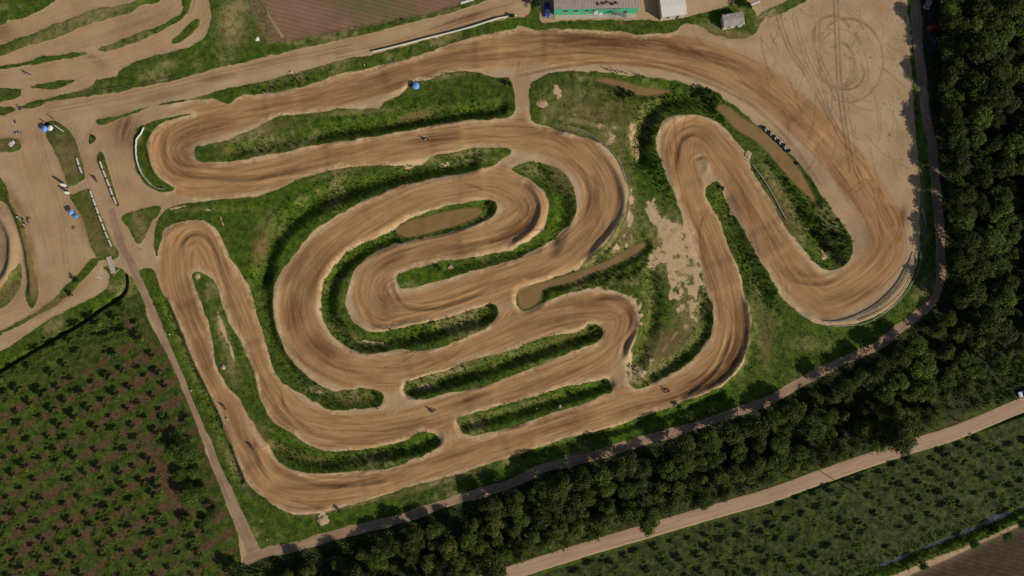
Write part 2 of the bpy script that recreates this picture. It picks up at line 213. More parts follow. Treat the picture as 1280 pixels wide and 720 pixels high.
def window(p, q, m):
    x0 = max(int((min(p[0], q[0]) - m - X0) / CELL), 0); x1 = min(int((max(p[0], q[0]) + m - X0) / CELL) + 2, NX)
    y0 = max(int((min(p[1], q[1]) - m - Y0) / CELL), 0); y1 = min(int((max(p[1], q[1]) + m - Y0) / CELL) + 2, NY)
    return x0, x1, y0, y1


def seg_dist(P, m, closed=False, coords=False):
    """distance of every grid point to a polyline, up to m"""
    D = np.full((NY, NX), m, np.float32)
    U = V = None
    if coords:
        U = np.zeros((NY, NX), np.float32); V = np.zeros((NY, NX), np.float32)
    n = len(P); s = 0.0
    for i in range(n if closed else n - 1):
        p = P[i]; q = P[(i + 1) % n]
        d = q - p; L = float(np.hypot(*d))
        if L < 1e-6:
            continue
        x0, x1, y0, y1 = window(p, q, m)
        if x1 <= x0 or y1 <= y0:
            s += L; continue
        ax = GX[y0:y1, x0:x1] - p[0]; ay = GY[y0:y1, x0:x1] - p[1]
        t = np.clip((ax * d[0] + ay * d[1]) / (L * L), 0, 1)
        e = np.hypot(ax - t * d[0], ay - t * d[1])
        sub = D[y0:y1, x0:x1]; k = e < sub
        sub[k] = e[k]
        if coords:
            U[y0:y1, x0:x1][k] = (s + t * L)[k]
            V[y0:y1, x0:x1][k] = (((d[0] * ay - d[1] * ax) / L))[k]
        s += L
    return (D, U, V) if coords else D


def inside(P):
    M = np.zeros((NY, NX), bool)
    x0, x1, y0, y1 = window(P.min(0), P.max(0), .5)
    if x1 <= x0 or y1 <= y0:
        return M
    xs = GX[y0:y1, x0:x1]; ys = GY[y0:y1, x0:x1]; m = np.zeros(xs.shape, bool)
    n = len(P)
    for i in range(n):
        a = P[i]; b = P[(i + 1) % n]
        if a[1] == b[1]:
            continue
        c = (a[1] > ys) != (b[1] > ys)
        m ^= c & (xs < (b[0] - a[0]) * (ys - a[1]) / (b[1] - a[1]) + a[0])
    M[y0:y1, x0:x1] = m
    return M


def poly_sd(pts, m=8.0, smooth=True):
    P = PW(pts)
    if smooth:
        P = spline(P, True, 4)
    D = seg_dist(P, m, True)
    return np.where(inside(P), D, -D)


def sstep(a, b, x):
    t = np.clip((x - a) / (b - a), 0, 1)
    return t * t * (3 - 2 * t)


def blobs(lst):
    M = np.zeros((NY, NX), np.float32)
    for (px, py, rx, ry, ang, st) in lst:
        if rx < 1:
            continue
        x, y = W(px, py); a = math.radians(-ang); rx /= S; ry /= S
        r = max(rx, ry) * 2.2
        x0, x1, y0, y1 = window((x, y), (x, y), r)
        if x1 <= x0 or y1 <= y0:
            continue
        dx = GX[y0:y1, x0:x1] - x; dy = GY[y0:y1, x0:x1] - y
        u = (dx * math.cos(a) + dy * math.sin(a)) / rx; v = (-dx * math.sin(a) + dy * math.cos(a)) / ry
        g = st * np.exp(-(u * u + v * v) ** 1.3)
        M[y0:y1, x0:x1] = np.maximum(M[y0:y1, x0:x1], g)
    return M


N_edge = fbm(GX, GY, 2.6, 3, 3)
N_big = fbm(GX, GY, 22.0, 5, 4)
N_mid = fbm(GX, GY, 6.0, 8, 4)
N_fin = fbm(GX, GY, 1.4, 9, 3)

sdg = np.full((NY, NX), -8.0, np.float32)
for k, pts in GRASS.items():
    sdg = np.maximum(sdg, poly_sd(pts))
sd_forest = poly_sd(FOREST, 8, False)
sd_ow = poly_sd(ORCH_W, 8, False)
sd_oe = poly_sd(ORCH_E, 8, False)
sd_pn = poly_sd(PLOW_N, 8, False)
sd_pnw = poly_sd(PLOW_NW, 8, False)
sd_pse = poly_sd(PLOW_SE, 8, False)
sd_pond = np.full((NY, NX), -8.0, np.float32)
for k, pts in PONDS.items():
    sd_pond = np.maximum(sd_pond, poly_sd(pts))
d_stream = seg_dist(spline(PW(STREAM), False, 5), 8.0)

circ = spline(PW(CIRCUIT), True, 8)
d_c, u_c, v_c = seg_dist(circ, 9.0, True, True)
U = u_c.copy(); V = v_c.copy(); DD = d_c / 6.2
d_track = d_c.copy()
off = 2000.0
d_road = np.full((NY, NX), 9.0, np.float32)
for pts, hw in ROADS:
    d, u, v = seg_dist(spline(PW(pts), False, 6), 10.0, False, True)
    r = d / (hw / S)
    k = (r < DD) & (d_c > 4.5)
    U[k] = u[k] + off; V[k] = v[k]; DD[k] = r[k]
    d_road = np.minimum(d_road, np.maximum(d - hw / S + 2, 0)); off += 500.0
pw = spline(PW(PATH_W), False, 6); ps = spline(PW(PATH_S), False, 6); gr = spline(PW(GRAVEL), False, 6)
d_pw, u_pw, v_pw = seg_dist(pw, 8.0, False, True)
d_ps, u_ps, v_ps = seg_dist(ps, 8.0, False, True)
d_gr, u_gr, v_gr = seg_dist(gr, 8.0, False, True)
path_w = 1.15 + .35 * N_mid + sstep(560, 690, (360 - GY * S)) * 1.0
sd_path = np.maximum(path_w - d_pw, 1.5 + .5 * N_mid - d_ps) + .25 * N_edge
sd_gr = 2.28 - d_gr + .10 * N_edge
k = (d_pw < 3); U[k] = u_pw[k] + off; V[k] = v_pw[k]
k = (d_ps < 3); U[k] = u_ps[k] + off + 500; V[k] = v_ps[k]
k = (d_gr < 4); U[k] = u_gr[k] + off + 1500; V[k] = v_gr[k]

# ------------------------------------------------------------------ heights
Z = .10 * N_big + .05 * N_mid + .015 * N_fin
sg = sdg + .5 * N_edge
grass = sstep(-.35, .5, sg)
onpath = sstep(-.25, .25, sd_path)
grass = grass * (1 - onpath)
Z += grass * (.10 + .10 * N_mid + .06 * N_fin)
pale = sstep(-1.9 - .9 * N_big, -.3, sg + .35 * N_fin) * (1 - sstep(-.2, .4, sg)) * sstep(8.9, 7.0, d_c) * sstep(-.55, .35, N_mid + .25 * N_fin)
Z += .05 * pale
for pts, dep, hw in DITCHES:
    d = seg_dist(spline(PW(pts), False, 5), hw * 1.3)
    t = np.clip(1 - d / hw, 0, 1)
    Z -= dep * (t * t * (3 - 2 * t)) * (1 + .25 * N_mid)
wet_and_shade = blobs(WET_AND_SHADE)
for pts, h, sg_ in BERMS:
    P = spline(PW(pts), False, 5)
    d = seg_dist(P, sg_ * 3)
    ends = np.minimum(np.hypot(GX - P[0][0], GY - P[0][1]), np.hypot(GX - P[-1][0], GY - P[-1][1]))
    Z += h * np.exp(-(d / sg_) ** 2) * sstep(0, 5, ends) * (1 + .2 * N_mid)
rut = np.zeros((NY, NX), np.float32)
for pts, dep, hw in RUTS:
    P = spline(PW(pts), False, 5)
    d = seg_dist(P, hw * 3)
    ends = np.minimum(np.hypot(GX - P[0][0], GY - P[0][1]), np.hypot(GX - P[-1][0], GY - P[-1][1]))
    g = np.exp(-(d / hw) ** 2) * sstep(0, 6, ends) * (.75 + .5 * N_mid)
    Z -= dep * g
    Z += dep * .45 * np.exp(-((d - hw * 1.7) / (hw * .6)) ** 2) * sstep(0, 6, ends)
    rut = np.maximum(rut, np.clip(g, 0, 1))
track_m = sstep(6.6, 5.2, d_c) * (1 - sstep(-.6, .3, sg))
for (px, py, hl, h) in JUMPS:
    x, y = W(px, py)
    i = int(np.argmin((circ[:, 0] - x) ** 2 + (circ[:, 1] - y) ** 2))
    t = circ[(i + 2) % len(circ)] - circ[i - 2]; t = t / np.hypot(*t)
    r = hl + 6
    x0, x1, y0, y1 = window((x, y), (x, y), r)
    al = (GX[y0:y1, x0:x1] - x) * t[0] + (GY[y0:y1, x0:x1] - y) * t[1]
    ac = -(GX[y0:y1, x0:x1] - x) * t[1] + (GY[y0:y1, x0:x1] - y) * t[0]
    al = al + .4 * N_mid[y0:y1, x0:x1]
    prof = sstep(hl + 1.6, hl - 1.6, np.abs(al)) * sstep(7, 4.5, np.abs(ac))
    Z[y0:y1, x0:x1] += h * prof * track_m[y0:y1, x0:x1]
# streaky wheel furrows along the riding line
fur = fbm(U * .05, V * 1.0, 1.1, 21, 3)
fur2 = fbm(U * .09, V * 1.0, .55, 23, 2)
Z += track_m * (.085 * fur + .045 * fur2)
road_m = sstep(1.15, .8, DD) * (1 - grass) * (1 - track_m)
Z += road_m * .03 * fur
# ponds and stream
shore = sstep(-2.2, 0, sd_pond)
Z = Z * (1 - shore) + (-.75) * shore - .6 * sstep(0, 1.2, sd_pond)
sh = sstep(2.8, .8, d_stream + 1.5 * N_mid + .4)
Z = Z * (1 - sh) + (-.9) * sh - .5 * sstep(1.0, .3, d_stream + 1.5 * N_mid + .4)
# road and path beds are flat
g_b = sstep(-.8, .4, sd_gr)
Z = Z * (1 - g_b) + (.22 + .02 * fur) * g_b
p_b = sstep(-.8, .6, sd_path)
Z = Z * (1 - .7 * p_b) + .7 * p_b * (.05 + .05 * fur)
# the building plots are level
for (px, py, r) in [(745, 0, 16), (840, 8, 7), (913, 27, 5), (684, 10, 4)]:
    x, y = W(px, py); d = np.hypot(GX - x, GY - y)
    q = sstep(r + 3, r, d); Z = Z * (1 - q)
# ploughed furrows
plow = np.maximum(np.maximum(sd_pn, sd_pnw), sd_pse)
pm = sstep(-.3, .5, plow)
Z += pm * .06 * np.sin((GY + GX * .25) * 2 * math.pi / 1.4)
edge = np.minimum(np.minimum(GX - X0, X1 - GX), np.minimum(GY - Y0, Y1 - GY))
Z = Z * sstep(0, 4, edge)
Z = Z.astype(np.float32)


def zat(x, y):
    i = min(max((x - X0) / CELL, 0), NX - 1.001); j = min(max((y - Y0) / CELL, 0), NY - 1.001)
    a, b = int(i), int(j); f, g = i - a, j - b
    return float((Z[b, a] * (1 - f) + Z[b, a + 1] * f) * (1 - g) + (Z[b + 1, a] * (1 - f) + Z[b + 1, a + 1] * f) * g)


def at(A, x, y):
    i = np.clip(np.round((np.asarray(x) - X0) / CELL).astype(int), 0, NX - 1)
    j = np.clip(np.round((np.asarray(y) - Y0) / CELL).astype(int), 0, NY - 1)
    return A[j, i]


# ------------------------------------------------------------------ masks
forest_m = sstep(-1.2, 1.5, sd_forest + 1.0 * N_mid) * (1 - onpath) * (1 - sstep(-.3, .2, sd_gr))
forest_m = np.maximum(forest_m, sstep(7.4, 6.4, d_ps) * (v_ps < 0) * (1 - onpath) * .9)
verge_gr = sstep(-4.5, -1.6, sd_gr + .5 * N_mid) * (1 - sstep(-.2, .2, sd_gr))
soil_w = sstep(-.6, .8, sd_ow + .4 * N_edge)
soil_e = sstep(-.6, .8, sd_oe + .4 * N_edge)
# bare-soil / weeds mosaic between the orchard rows
def rowphase(px, py):
    dx, dy = (GX * S + 640 - px), (360 - GY * S - py)
    a = (dx * .865 - dy * .50) / 25.0; b = (dx * .498 + dy * .867) / 26.3
    return a, b
ra, rb = rowphase(125, 467)
gu = GX * .86 - GY * -.5; gv = GX * .45 - GY * .89
bare = np.clip(.47 + .6 * fbm(gu, gv * .5, 2.6, 41, 4) + .46 * np.cos(((rb * 26.3 / 22) + .5 + .2 * N_mid) * 2 * math.pi) + .12 * np.cos((ra + .5) * 2 * math.pi) + .3 * fbm(GX, GY, 16, 42, 2), 0, 1)
bare_w = .85 * soil_w * sstep(.2, 1.05, bare) * sstep(470, 530, (360 - GY * S) + (GX * S + 640) * .55 + 20 * N_mid)
lanes = blobs([(200, 590, 11, 60, -30, 1.0), (172, 545, 8, 22, -20, .9), (222, 625, 9, 36, -15, 1), (168, 420, 6, 40, -22, .7), (192, 440, 6, 80, -20, .5)])
bare_w = np.maximum(bare_w, soil_w * np.clip(lanes * (1.0 + .8 * N_mid), 0, 1))
ex = (GX * S + 640 - 640); ey = (360 - GY * S - 730)
eb = (ex * .316 + ey * .949) / 18.5
bare_e = .75 * soil_e * sstep(.35, 1.1, .38 + .5 * fbm(GX, GY, 3.2, 43, 4) + .32 * np.cos((eb + .5 + .2 * N_mid) * 2 * math.pi))
soil = np.maximum(bare_w, bare_e * .6)
soil = np.maximum(soil, verge_gr * (.55 + .45 * N_mid) * (v_gr > 0))
k = sstep(.7, .1, np.abs(d_stream - 6.4 + .8 * N_mid)) * (.4 + .8 * N_edge) * (GY > -104) * sstep(.2, -.2, N_big - .3)
soil = np.maximum(soil, .8 * k * soil_e)
green = np.maximum(np.maximum(grass, np.maximum(soil_w, soil_e)), forest_m)
green = np.maximum(green, verge_gr)
hedge = sstep(-4, -1, -np.abs(d_stream - 1.5)) * sstep(0, 2, 5 - d_stream) * (GX > 60)
green = np.maximum(green, hedge * .9)
dry = np.clip(blobs(DRY) * (1 + .7 * N_mid), 0, 1)
dry = np.maximum(dry, .75 * sstep(.5, -.3, np.abs(sg - .1)) * sstep(-.1, .35, N_mid) * (d_c < 8.5))
N_dry = fbm(GX, GY, 11.0, 77, 5)
dry = np.maximum(dry, .55 * sstep(.18, .6, N_dry + .3 * N_fin) * (1 - blobs([(1020, 430, 110, 50, -25, 1), (560, 110, 80, 30, -10, .8), (280, 270, 70, 40, 0, .9)])))
mud = np.clip(blobs(MUD) * (1 + .4 * N_mid), 0, 1)
mud = np.maximum(mud, .8 * sstep(-.55, .1, sd_pond))
# wheel marks on the sand, north-east corner
tyre = np.zeros((NY, NX), np.float32)


def mark(P, hw, st):
    global tyre
    d = seg_dist(np.asarray(P), hw * 3)
    tyre = np.maximum(tyre, st * np.exp(-(d / hw) ** 2))


def ring(px, py, rx, ry, a0, a1, hw, st):
    P = [W(px + rx * math.cos(math.radians(a)), py + ry * math.sin(math.radians(a))) for a in np.linspace(a0, a1, 40)]
    mark(P, hw, st)


ring(1046, 80, 22, 28, -70, 190, .55, .6); ring(1048, 82, 25, 29, 20, 170, .6, .6); ring(1043, 84, 20, 26, -100, 60, .3, .45)
ring(1050, 78, 27, 34, 90, 230, .25, .5); ring(1041, 74, 17, 33, 60, 260, .3, .5); ring(1052, 88, 18, 20, -80, 80, .45, .6); ring(1046, 60, 30, 24, 170, 350, .25, .5)
ring(1060, 76, 44, 52, -130, 110, .22, .7); ring(1058, 92, 22, 20, -30, 110, .35, .8); ring(1040, 46, 24, 26, 160, 330, .4, .6)
ring(1056, 38, 22, 16, 200, 350, .3, .5); ring(1036, 66, 12, 30, 100, 300, .3, .5); ring(1075, 90, 10, 28, -90, 90, .2, .4)
for off_ in (0, 5):
    mark(spline(PW([(1042 + off_, -6), (1044 + off_, 50), (1047 + off_, 110), (1052 + off_, 150), (1062 + off_, 215)]), False, 6), .33, .75)
    mark(spline(PW([(968 + off_, 12), (984 + off_, 60), (1005 + off_, 92), (1026 + off_, 130), (1052 + off_, 178), (1075 + off_, 230)]), False, 6), .25, .65)
    mark(spline(PW([(990 + off_, 22), (1004 + off_, 70), (1022 + off_, 108), (1035 + off_, 150)]), False, 6), .22, .55)
    mark(spline(PW([(1019 + off_, 28), (1021 + off_, 70), (1034 + off_, 100), (1044 + off_, 125)]), False, 6), .3, .7)
    mark(spline(PW([(1054 + off_, 120), (1060 + off_, 165), (1066 + off_, 200)]), False, 6), .2, .55)
    mark(spline(PW([(1060 + 2 * off_, 240), (1085 + 2 * off_, 225), (1098 + off_, 262), (1120 + off_, 300)]), False, 6), .25, .45)
    mark(spline(PW([(1100 + off_, 255), (1118 + off_, 262), (1124 + off_, 285), (1112 + off_, 310)]), False, 6), .3, .5)
    mark(spline(PW([(420, 68 + off_), (500, 50 + off_), (580, 22 + off_), (640, 5 + off_)]), False, 6), .25, .5)
    mark(spline(PW([(60, 136 + off_), (180, 112 + off_), (320, 80 + off_), (440, 56 + off_)]), False, 6), .25, .4)
    mark(spline(PW([(88 + off_, 160), (100 + off_, 210), (118 + off_, 260), (150 + off_, 330)]), False, 6), .25, .3)
    mark(spline(PW([(40 + off_, 150), (60 + off_, 220), (75 + off_, 280), (80 + off_, 330)]), False, 6), .3, .3)
for i in range(75):
    x = 950 + random.random() * 185; y = random.random() * 190
    if (x - 960) * .9 < y - 120:
        continue
    a = random.gauss(1.2, .25); l = random.uniform(20, 70); c = random.uniform(-.5, .5)
    P = [W(x + math.cos(a + c * t) * l * t, y + math.sin(a + c * t) * l * t) for t in np.linspace(0, 1, 10)]
    mark(P, random.uniform(.12, .25), random.uniform(.25, .55))
for i in range(70):                          # skid lines crossing the riding line
    j = random.randrange(len(circ)); p = circ[j]; t = circ[(j + 1) % len(circ)] - p; a = math.atan2(t[1], t[0]) + random.gauss(0, .13)
    o = random.uniform(-3.6, 3.6); l = random.uniform(6, 22); c = random.gauss(0, .22)
    P = [(p[0] - t[1] / np.hypot(*t) * o + math.cos(a + c * q) * l * q, p[1] + t[0] / np.hypot(*t) * o + math.sin(a + c * q) * l * q) for q in np.linspace(0, 1, 10)]
    mark(P, random.uniform(.12, .28), random.uniform(.3, .7))
tyre = np.clip(tyre * 1.25 * (.85 + .6 * N_fin + .5 * N_mid), 0, 1) * (1 - grass) * (1 - shore)
streak = np.maximum(track_m, .35 * road_m)
wet_and_shade = np.clip(wet_and_shade * (1.25 + .6 * fur + .5 * N_mid), 0, 1) * (1 - grass)
wet_and_shade = np.maximum(wet_and_shade, .65 * rut * (1 - grass))
lush = np.clip(.55 + .5 * N_big + .25 * N_mid, 0, 1)
lush = np.maximum(lush, .9 * blobs([(290, 265, 60, 16, 0, 1), (275, 300, 22, 30, 0, 1), (200, 85, 60, 14, -20, .9), (690, 130, 18, 26, 0, .8), (693, 270, 14, 34, 10, 1), (1100, 410, 60, 12, -25, .8), (720, 500, 30, 8, -10, .7), (825, 380, 8, 30, 0, .9), (900, 130, 30, 20, 0, .4), (450, 640, 90, 8, -15, .8), (60, 400, 90, 10, -32, .7), (940, 440, 12, 40, 0, .4)]))
water_shadow = 0

# ------------------------------------------------------------------ which sheet each face belongs to
NAMES = ['ground', 'race_track', 'grass_verge', 'dirt_path', 'gravel_road', 'woodland_floor', 'orchard_floor', 'ploughed_field', 'access_road']
R = np.zeros((NY, NX), np.int8)
R[(DD < 1.0) & (d_c > 6.5)] = 8
R[d_c < 6.6] = 1
R[grass > .5] = 2
R[sd_ow > 0] = 6; R[sd_oe > 0] = 6
R[forest_m > .5] = 5
R[plow > 0] = 7
R[sd_path > 0] = 3
R[sd_gr > 0] = 4
FR = R[:-1, :-1].ravel()
idx = np.arange(NX * NY, dtype=np.int32).reshape(NY, NX)
QUADS = np.stack([idx[:-1, :-1], idx[:-1, 1:], idx[1:, 1:], idx[1:, :-1]], -1).reshape(-1, 4)
VCO = np.stack([GX, GY, Z], -1).reshape(-1, 3)


def pack(*a):
    return np.stack([np.clip(np.broadcast_to(x, (NY, NX)), 0, 1) for x in a], -1).reshape(-1, 4).astype(np.float32)


bare_s = np.clip(sstep(.2, .75, blobs(BARE) * (.95 + .9 * N_mid + .8 * N_fin)), 0, 1)
green = green * (1 - (.62 + .3 * sstep(-.2, .3, N_fin + .6 * N_mid)) * bare_s); pale = np.maximum(pale, .75 * bare_s); pale = np.maximum(pale, blobs(PALE) * np.clip(.7 + .6 * N_mid + .5 * N_fin, 0, 1) * (1 - track_m))
soilc = np.clip(soil, 0, 1)
A1 = pack(green, pale, streak, wet_and_shade)
A2 = pack(onpath, soilc, forest_m, dry * np.maximum(grass, green * .0 + grass))
A3 = pack(tyre, sstep(-.25, .2, sd_gr), mud * (1 - onpath), lush)
A4 = pack(pm, sstep(-.6, .6, sd_ow) * .5 + sstep(-.6, .6, sd_oe), sstep(-2, 3, sd_pse), sstep(.2, 1, hedge))
SUV = np.stack([U, V, np.zeros_like(U)], -1).reshape(-1, 3).astype(np.float32)


def raw_mesh(name, co, faces, n):
    me = bpy.data.meshes.new(name)
    me.vertices.add(len(co)); me.vertices.foreach_set('co', np.ascontiguousarray(co, np.float32).ravel())
    nf = len(faces)
    me.loops.add(nf * n); me.loops.foreach_set('vertex_index', np.ascontiguousarray(faces, np.int32).ravel())
    me.polygons.add(nf)
    me.polygons.foreach_set('loop_start', np.arange(0, nf * n, n, dtype=np.int32))
    try:
        me.polygons.foreach_set('loop_total', np.full(nf, n, np.int32))
    except Exception:
        pass
    me.update(calc_edges=True)
    return me


def fattr(me, name, typ, data, dom='POINT'):
    a = me.attributes.new(name, typ, dom)
    a.data.foreach_set('vector' if typ == 'FLOAT_VECTOR' else 'color' if typ == 'FLOAT_COLOR' else 'value', np.ascontiguousarray(data, np.float32).ravel())

# ------------------------------------------------------------------ materials
class NT:
    def __init__(s, name):
        s.m = bpy.data.materials.new(name); s.m.use_nodes = True
        s.t = s.m.node_tree; s.t.nodes.clear()
        s.out = s.t.nodes.new('ShaderNodeOutputMaterial'); s.b = s.t.nodes.new('ShaderNodeBsdfPrincipled')
        s.t.links.new(s.b.outputs[0], s.out.inputs[0])
        s.b.inputs['Roughness'].default_value = .9
        s.b.inputs['Specular IOR Level'].default_value = .15

    def put(s, sock, v):
        if isinstance(v, bpy.types.NodeSocket):
            s.t.links.new(v, sock)
        elif isinstance(v, (tuple, list)) and len(v) == 3 and sock.type == 'RGBA':
            sock.default_value = (*v, 1)
        else:
            sock.default_value = v

    def math(s, op, a, b=0.0, c=None):
        n = s.t.nodes.new('ShaderNodeMath'); n.operation = op
        s.put(n.inputs[0], a); s.put(n.inputs[1], b)
        if c is not None:
            s.put(n.inputs[2], c)
        return n.outputs[0]

    def mix(s, f, a, b, mode='MIX'):
        n = s.t.nodes.new('ShaderNodeMix'); n.data_type = 'RGBA'; n.blend_type = mode; n.clamp_factor = True
        s.put(n.inputs[0], f); s.put(n.inputs[6], a); s.put(n.inputs[7], b)
        return n.outputs[2]

    def ramp(s, x, a, b):
        n = s.t.nodes.new('ShaderNodeMapRange'); n.interpolation_type = 'SMOOTHSTEP'
        s.put(n.inputs[0], x); n.inputs[1].default_value = a; n.inputs[2].default_value = b
        return n.outputs[0]

    def noise(s, vec, scale, detail=3, rough=.55):
        n = s.t.nodes.new('ShaderNodeTexNoise'); n.inputs['Scale'].default_value = scale
        n.inputs['Detail'].default_value = detail; n.inputs['Roughness'].default_value = rough
        if vec is not None:
            s.put(n.inputs['Vector'], vec)
        return n.outputs[0]

    def attr(s, name, kind='GEOMETRY'):
        n = s.t.nodes.new('ShaderNodeAttribute'); n.attribute_name = name; n.attribute_type = kind
        return n

    def rgba(s, name):
        n = s.attr(name); q = s.t.nodes.new('ShaderNodeSeparateColor'); s.t.links.new(n.outputs['Color'], q.inputs[0])
        return q.outputs[0], q.outputs[1], q.outputs[2], n.outputs['Alpha']

    def vscale(s, v, xyz):
        n = s.t.nodes.new('ShaderNodeVectorMath'); n.operation = 'MULTIPLY'; s.put(n.inputs[0], v); n.inputs[1].default_value = xyz
        return n.outputs[0]

    def pos(s):
        return s.t.nodes.new('ShaderNodeNewGeometry').outputs['Position']

    def obj(s):
        return s.t.nodes.new('ShaderNodeTexCoord').outputs['Object']

    def rand(s):
        return s.t.nodes.new('ShaderNodeObjectInfo').outputs['Random']

    def bump(s, h, st, dist=.05):
        n = s.t.nodes.new('ShaderNodeBump'); n.inputs['Strength'].default_value = st; n.inputs['Distance'].default_value = dist
        s.put(n.inputs['Height'], h); s.t.links.new(n.outputs[0], s.b.inputs['Normal'])


def ground_material():
    s = NT('survey_ground')
    grass, pale, streak, wet_and_shade = s.rgba('A1')
    path, soil, forest, dry = s.rgba('A2')
    tyre, road, mud, lush = s.rgba('A3')
    plow, orch, pse, hedge = s.rgba('A4')
    suv = s.attr('SUV').outputs['Vector']
    P = s.pos()
    n1 = s.noise(P, .12, 5); n2 = s.noise(P, .9, 4); n3 = s.noise(P, 4.0, 3); n4 = s.noise(P, .035, 3)
    s1 = s.noise(s.vscale(suv, (.075, .95, 1)), 1.0, 5, .65)
    s2 = s.noise(s.vscale(suv, (.20, 2.6, 1)), 1.0, 4, .65)
    s3 = s.noise(s.vscale(suv, (.05, .4, 1)), 1.0, 4, .6)
    sand = s.mix(s.ramp(s.math('ADD', s.math('MULTIPLY', n1, .6), s.math('MULTIPLY', n2, .4)), .38, .62), (.405, .285, .160), (.315, .212, .112))
    sand = s.mix(s.math('MULTIPLY', s.ramp(n2, .45, .75), .45), sand, (.46, .325, .195))
    sand = s.mix(s.math('MULTIPLY', s.ramp(s.noise(P, 1.7, 4, .7), .52, .72), .35), sand, (.235, .148, .078))
    tr = s.mix(s.ramp(s1, .36, .70), (0.381, 0.224, 0.104), (0.269, 0.141, 0.056))
    tr = s.mix(s.math('MULTIPLY', s.ramp(s2, .54, .76), s.math('MULTIPLY_ADD', s.ramp(n1, .35, .65), .5, .15)), tr, (0.164, 0.072, 0.025))
    tr = s.mix(s.math('MULTIPLY', s.ramp(s3, .48, .75), .5), tr, (0.427, 0.266, 0.132))
    tr = s.mix(s.math('MULTIPLY', s.ramp(s.math('ADD', s.math('MULTIPLY', n4, .4), s.math('MULTIPLY', n1, .6)), .47, .60), .5), tr, (0.272, 0.148, 0.062))
    tr = s.mix(s.math('MULTIPLY', s.ramp(s2, .46, .28), .25), tr, (0.473, 0.304, 0.157))
    s4 = s.noise(s.vscale(suv, (.07, 5.0, 1)), 1.0, 2, .5)
    tr = s.mix(s.math('MULTIPLY', s.ramp(s4, .60, .68), .55), tr, s.mix(1.0, tr, (.50, .43, .38), 'MULTIPLY'))
    tr = s.mix(s.math('MULTIPLY', s.ramp(s4, .40, .33), .35), tr, s.mix(1.0, tr, (1.35, 1.35, 1.38), 'MULTIPLY'))
    c = s.mix(streak, sand, tr)
    wn = s.math('MULTIPLY', wet_and_shade, s.ramp(s.math('ADD', s1, s.math('MULTIPLY', n2, .3)), .36, .72))
    wn = s.math('ADD', s.math('MULTIPLY', wn, .75), s.math('MULTIPLY', wet_and_shade, .25))
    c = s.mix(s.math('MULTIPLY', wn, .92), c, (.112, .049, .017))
    c = s.mix(s.math('MULTIPLY', pale, s.ramp(s.math('ADD', s.math('MULTIPLY', n2, .6), s.math('MULTIPLY', n3, .4)), .36, .58)), c, (.51, .365, .205))
    c = s.mix(tyre, c, s.mix(1.0, c, (.52, .44, .38), 'MULTIPLY'))
    c = s.mix(mud, c, s.mix(n2, (.19, .108, .042), (.125, .075, .03)))
    pc = s.mix(s.ramp(s.math('ADD', s.math('MULTIPLY', n1, .5), s.math('MULTIPLY', s1, .5)), .38, .62), (.325, .212, .135), (.220, .138, .086))
    c = s.mix(path, c, pc)
    rc = s.mix(s.ramp(s1, .35, .7), (.385, .258, .165), (.30, .195, .125))
    rc = s.mix(s.math('MULTIPLY', s.ramp(n2, .5, .75), .4), rc, (.36, .24, .16))
    c = s.mix(road, c, rc)
    # grasses
    ng = s.noise(P, .45, 5, .65)
    ga = s.mix(s.ramp(ng, .34, .66), (.026, .040, .006), (.066, .082, .012))
    gl = s.mix(s.ramp(ng, .34, .68), (.034, .074, .004), (.084, .142, .006))
    g = s.mix(lush, ga, gl)
    dn = s.math('MULTIPLY', dry, s.ramp(s.math('ADD', s.math('MULTIPLY', ng, .6), s.math('MULTIPLY', n3, .5)), .42, .62))
    g = s.mix(s.math('ADD', s.math('MULTIPLY', dn, .75), s.math('MULTIPLY', dry, .2)), g, s.mix(n2, (.40, .29, .15), (.27, .20, .08)))
    g = s.mix(mud, g, s.mix(n2, (.175, .105, .042), (.10, .072, .026)))
    g = s.mix(orch, g, s.mix(s.ramp(ng, .36, .66), (.018, .028, .006), (.062, .080, .016)))
    gm = s.ramp(s.math('ADD', grass, s.math('MULTIPLY', s.math('SUBTRACT', s.math('ADD', s.math('MULTIPLY', n3, .5), s.math('MULTIPLY', n2, .5)), .5), 1.1)), .32, .62)
    c = s.mix(gm, c, g)
    so = s.mix(s.ramp(n2, .3, .7), (.050, .030, .015), (.120, .064, .032))
    so = s.mix(s.math('MULTIPLY', s.ramp(n3, .5, .7), .5), so, (.14, .082, .05))
    c = s.mix(s.ramp(s.math('ADD', soil, s.math('MULTIPLY', s.math('SUBTRACT', n3, .5), .9)), .2, .95), c, so)
    fo = s.mix(s.ramp(ng, .35, .65), (.016, .022, .008), (.038, .046, .014))
    c = s.mix(forest, c, fo)
    pl = s.mix(s.ramp(n1, .3, .7), (.180, .100, .062), (.220, .128, .078))
    pl = s.mix(s.ramp(n4, .45, .62), pl, (.12, .105, .04))
    pl = s.mix(pse, pl, s.mix(s.ramp(ng, .3, .7), (.034, .026, .012), (.070, .040, .024)))
    c = s.mix(plow, c, pl)
    c = s.mix(s.math('MULTIPLY', s.math('SUBTRACT', n3, .42), 1.0), c, s.mix(1.0, c, (.50, .48, .46), 'MULTIPLY'))
    c = s.mix(s.math('MULTIPLY', s.math('SUBTRACT', .46, n3), 1.0), c, s.mix(1.0, c, (1.5, 1.48, 1.45), 'MULTIPLY'))
    s.put(s.b.inputs['Base Color'], c)
    s.bump(s.math('ADD', s.math('MULTIPLY', n3, .5), s.math('MULTIPLY', s2, .6)), .6, .16)
    return s.m


GROUND = ground_material()


def struct(o, kind='structure', label=None):
    o['kind'] = kind
    if label:
        o['label'] = label


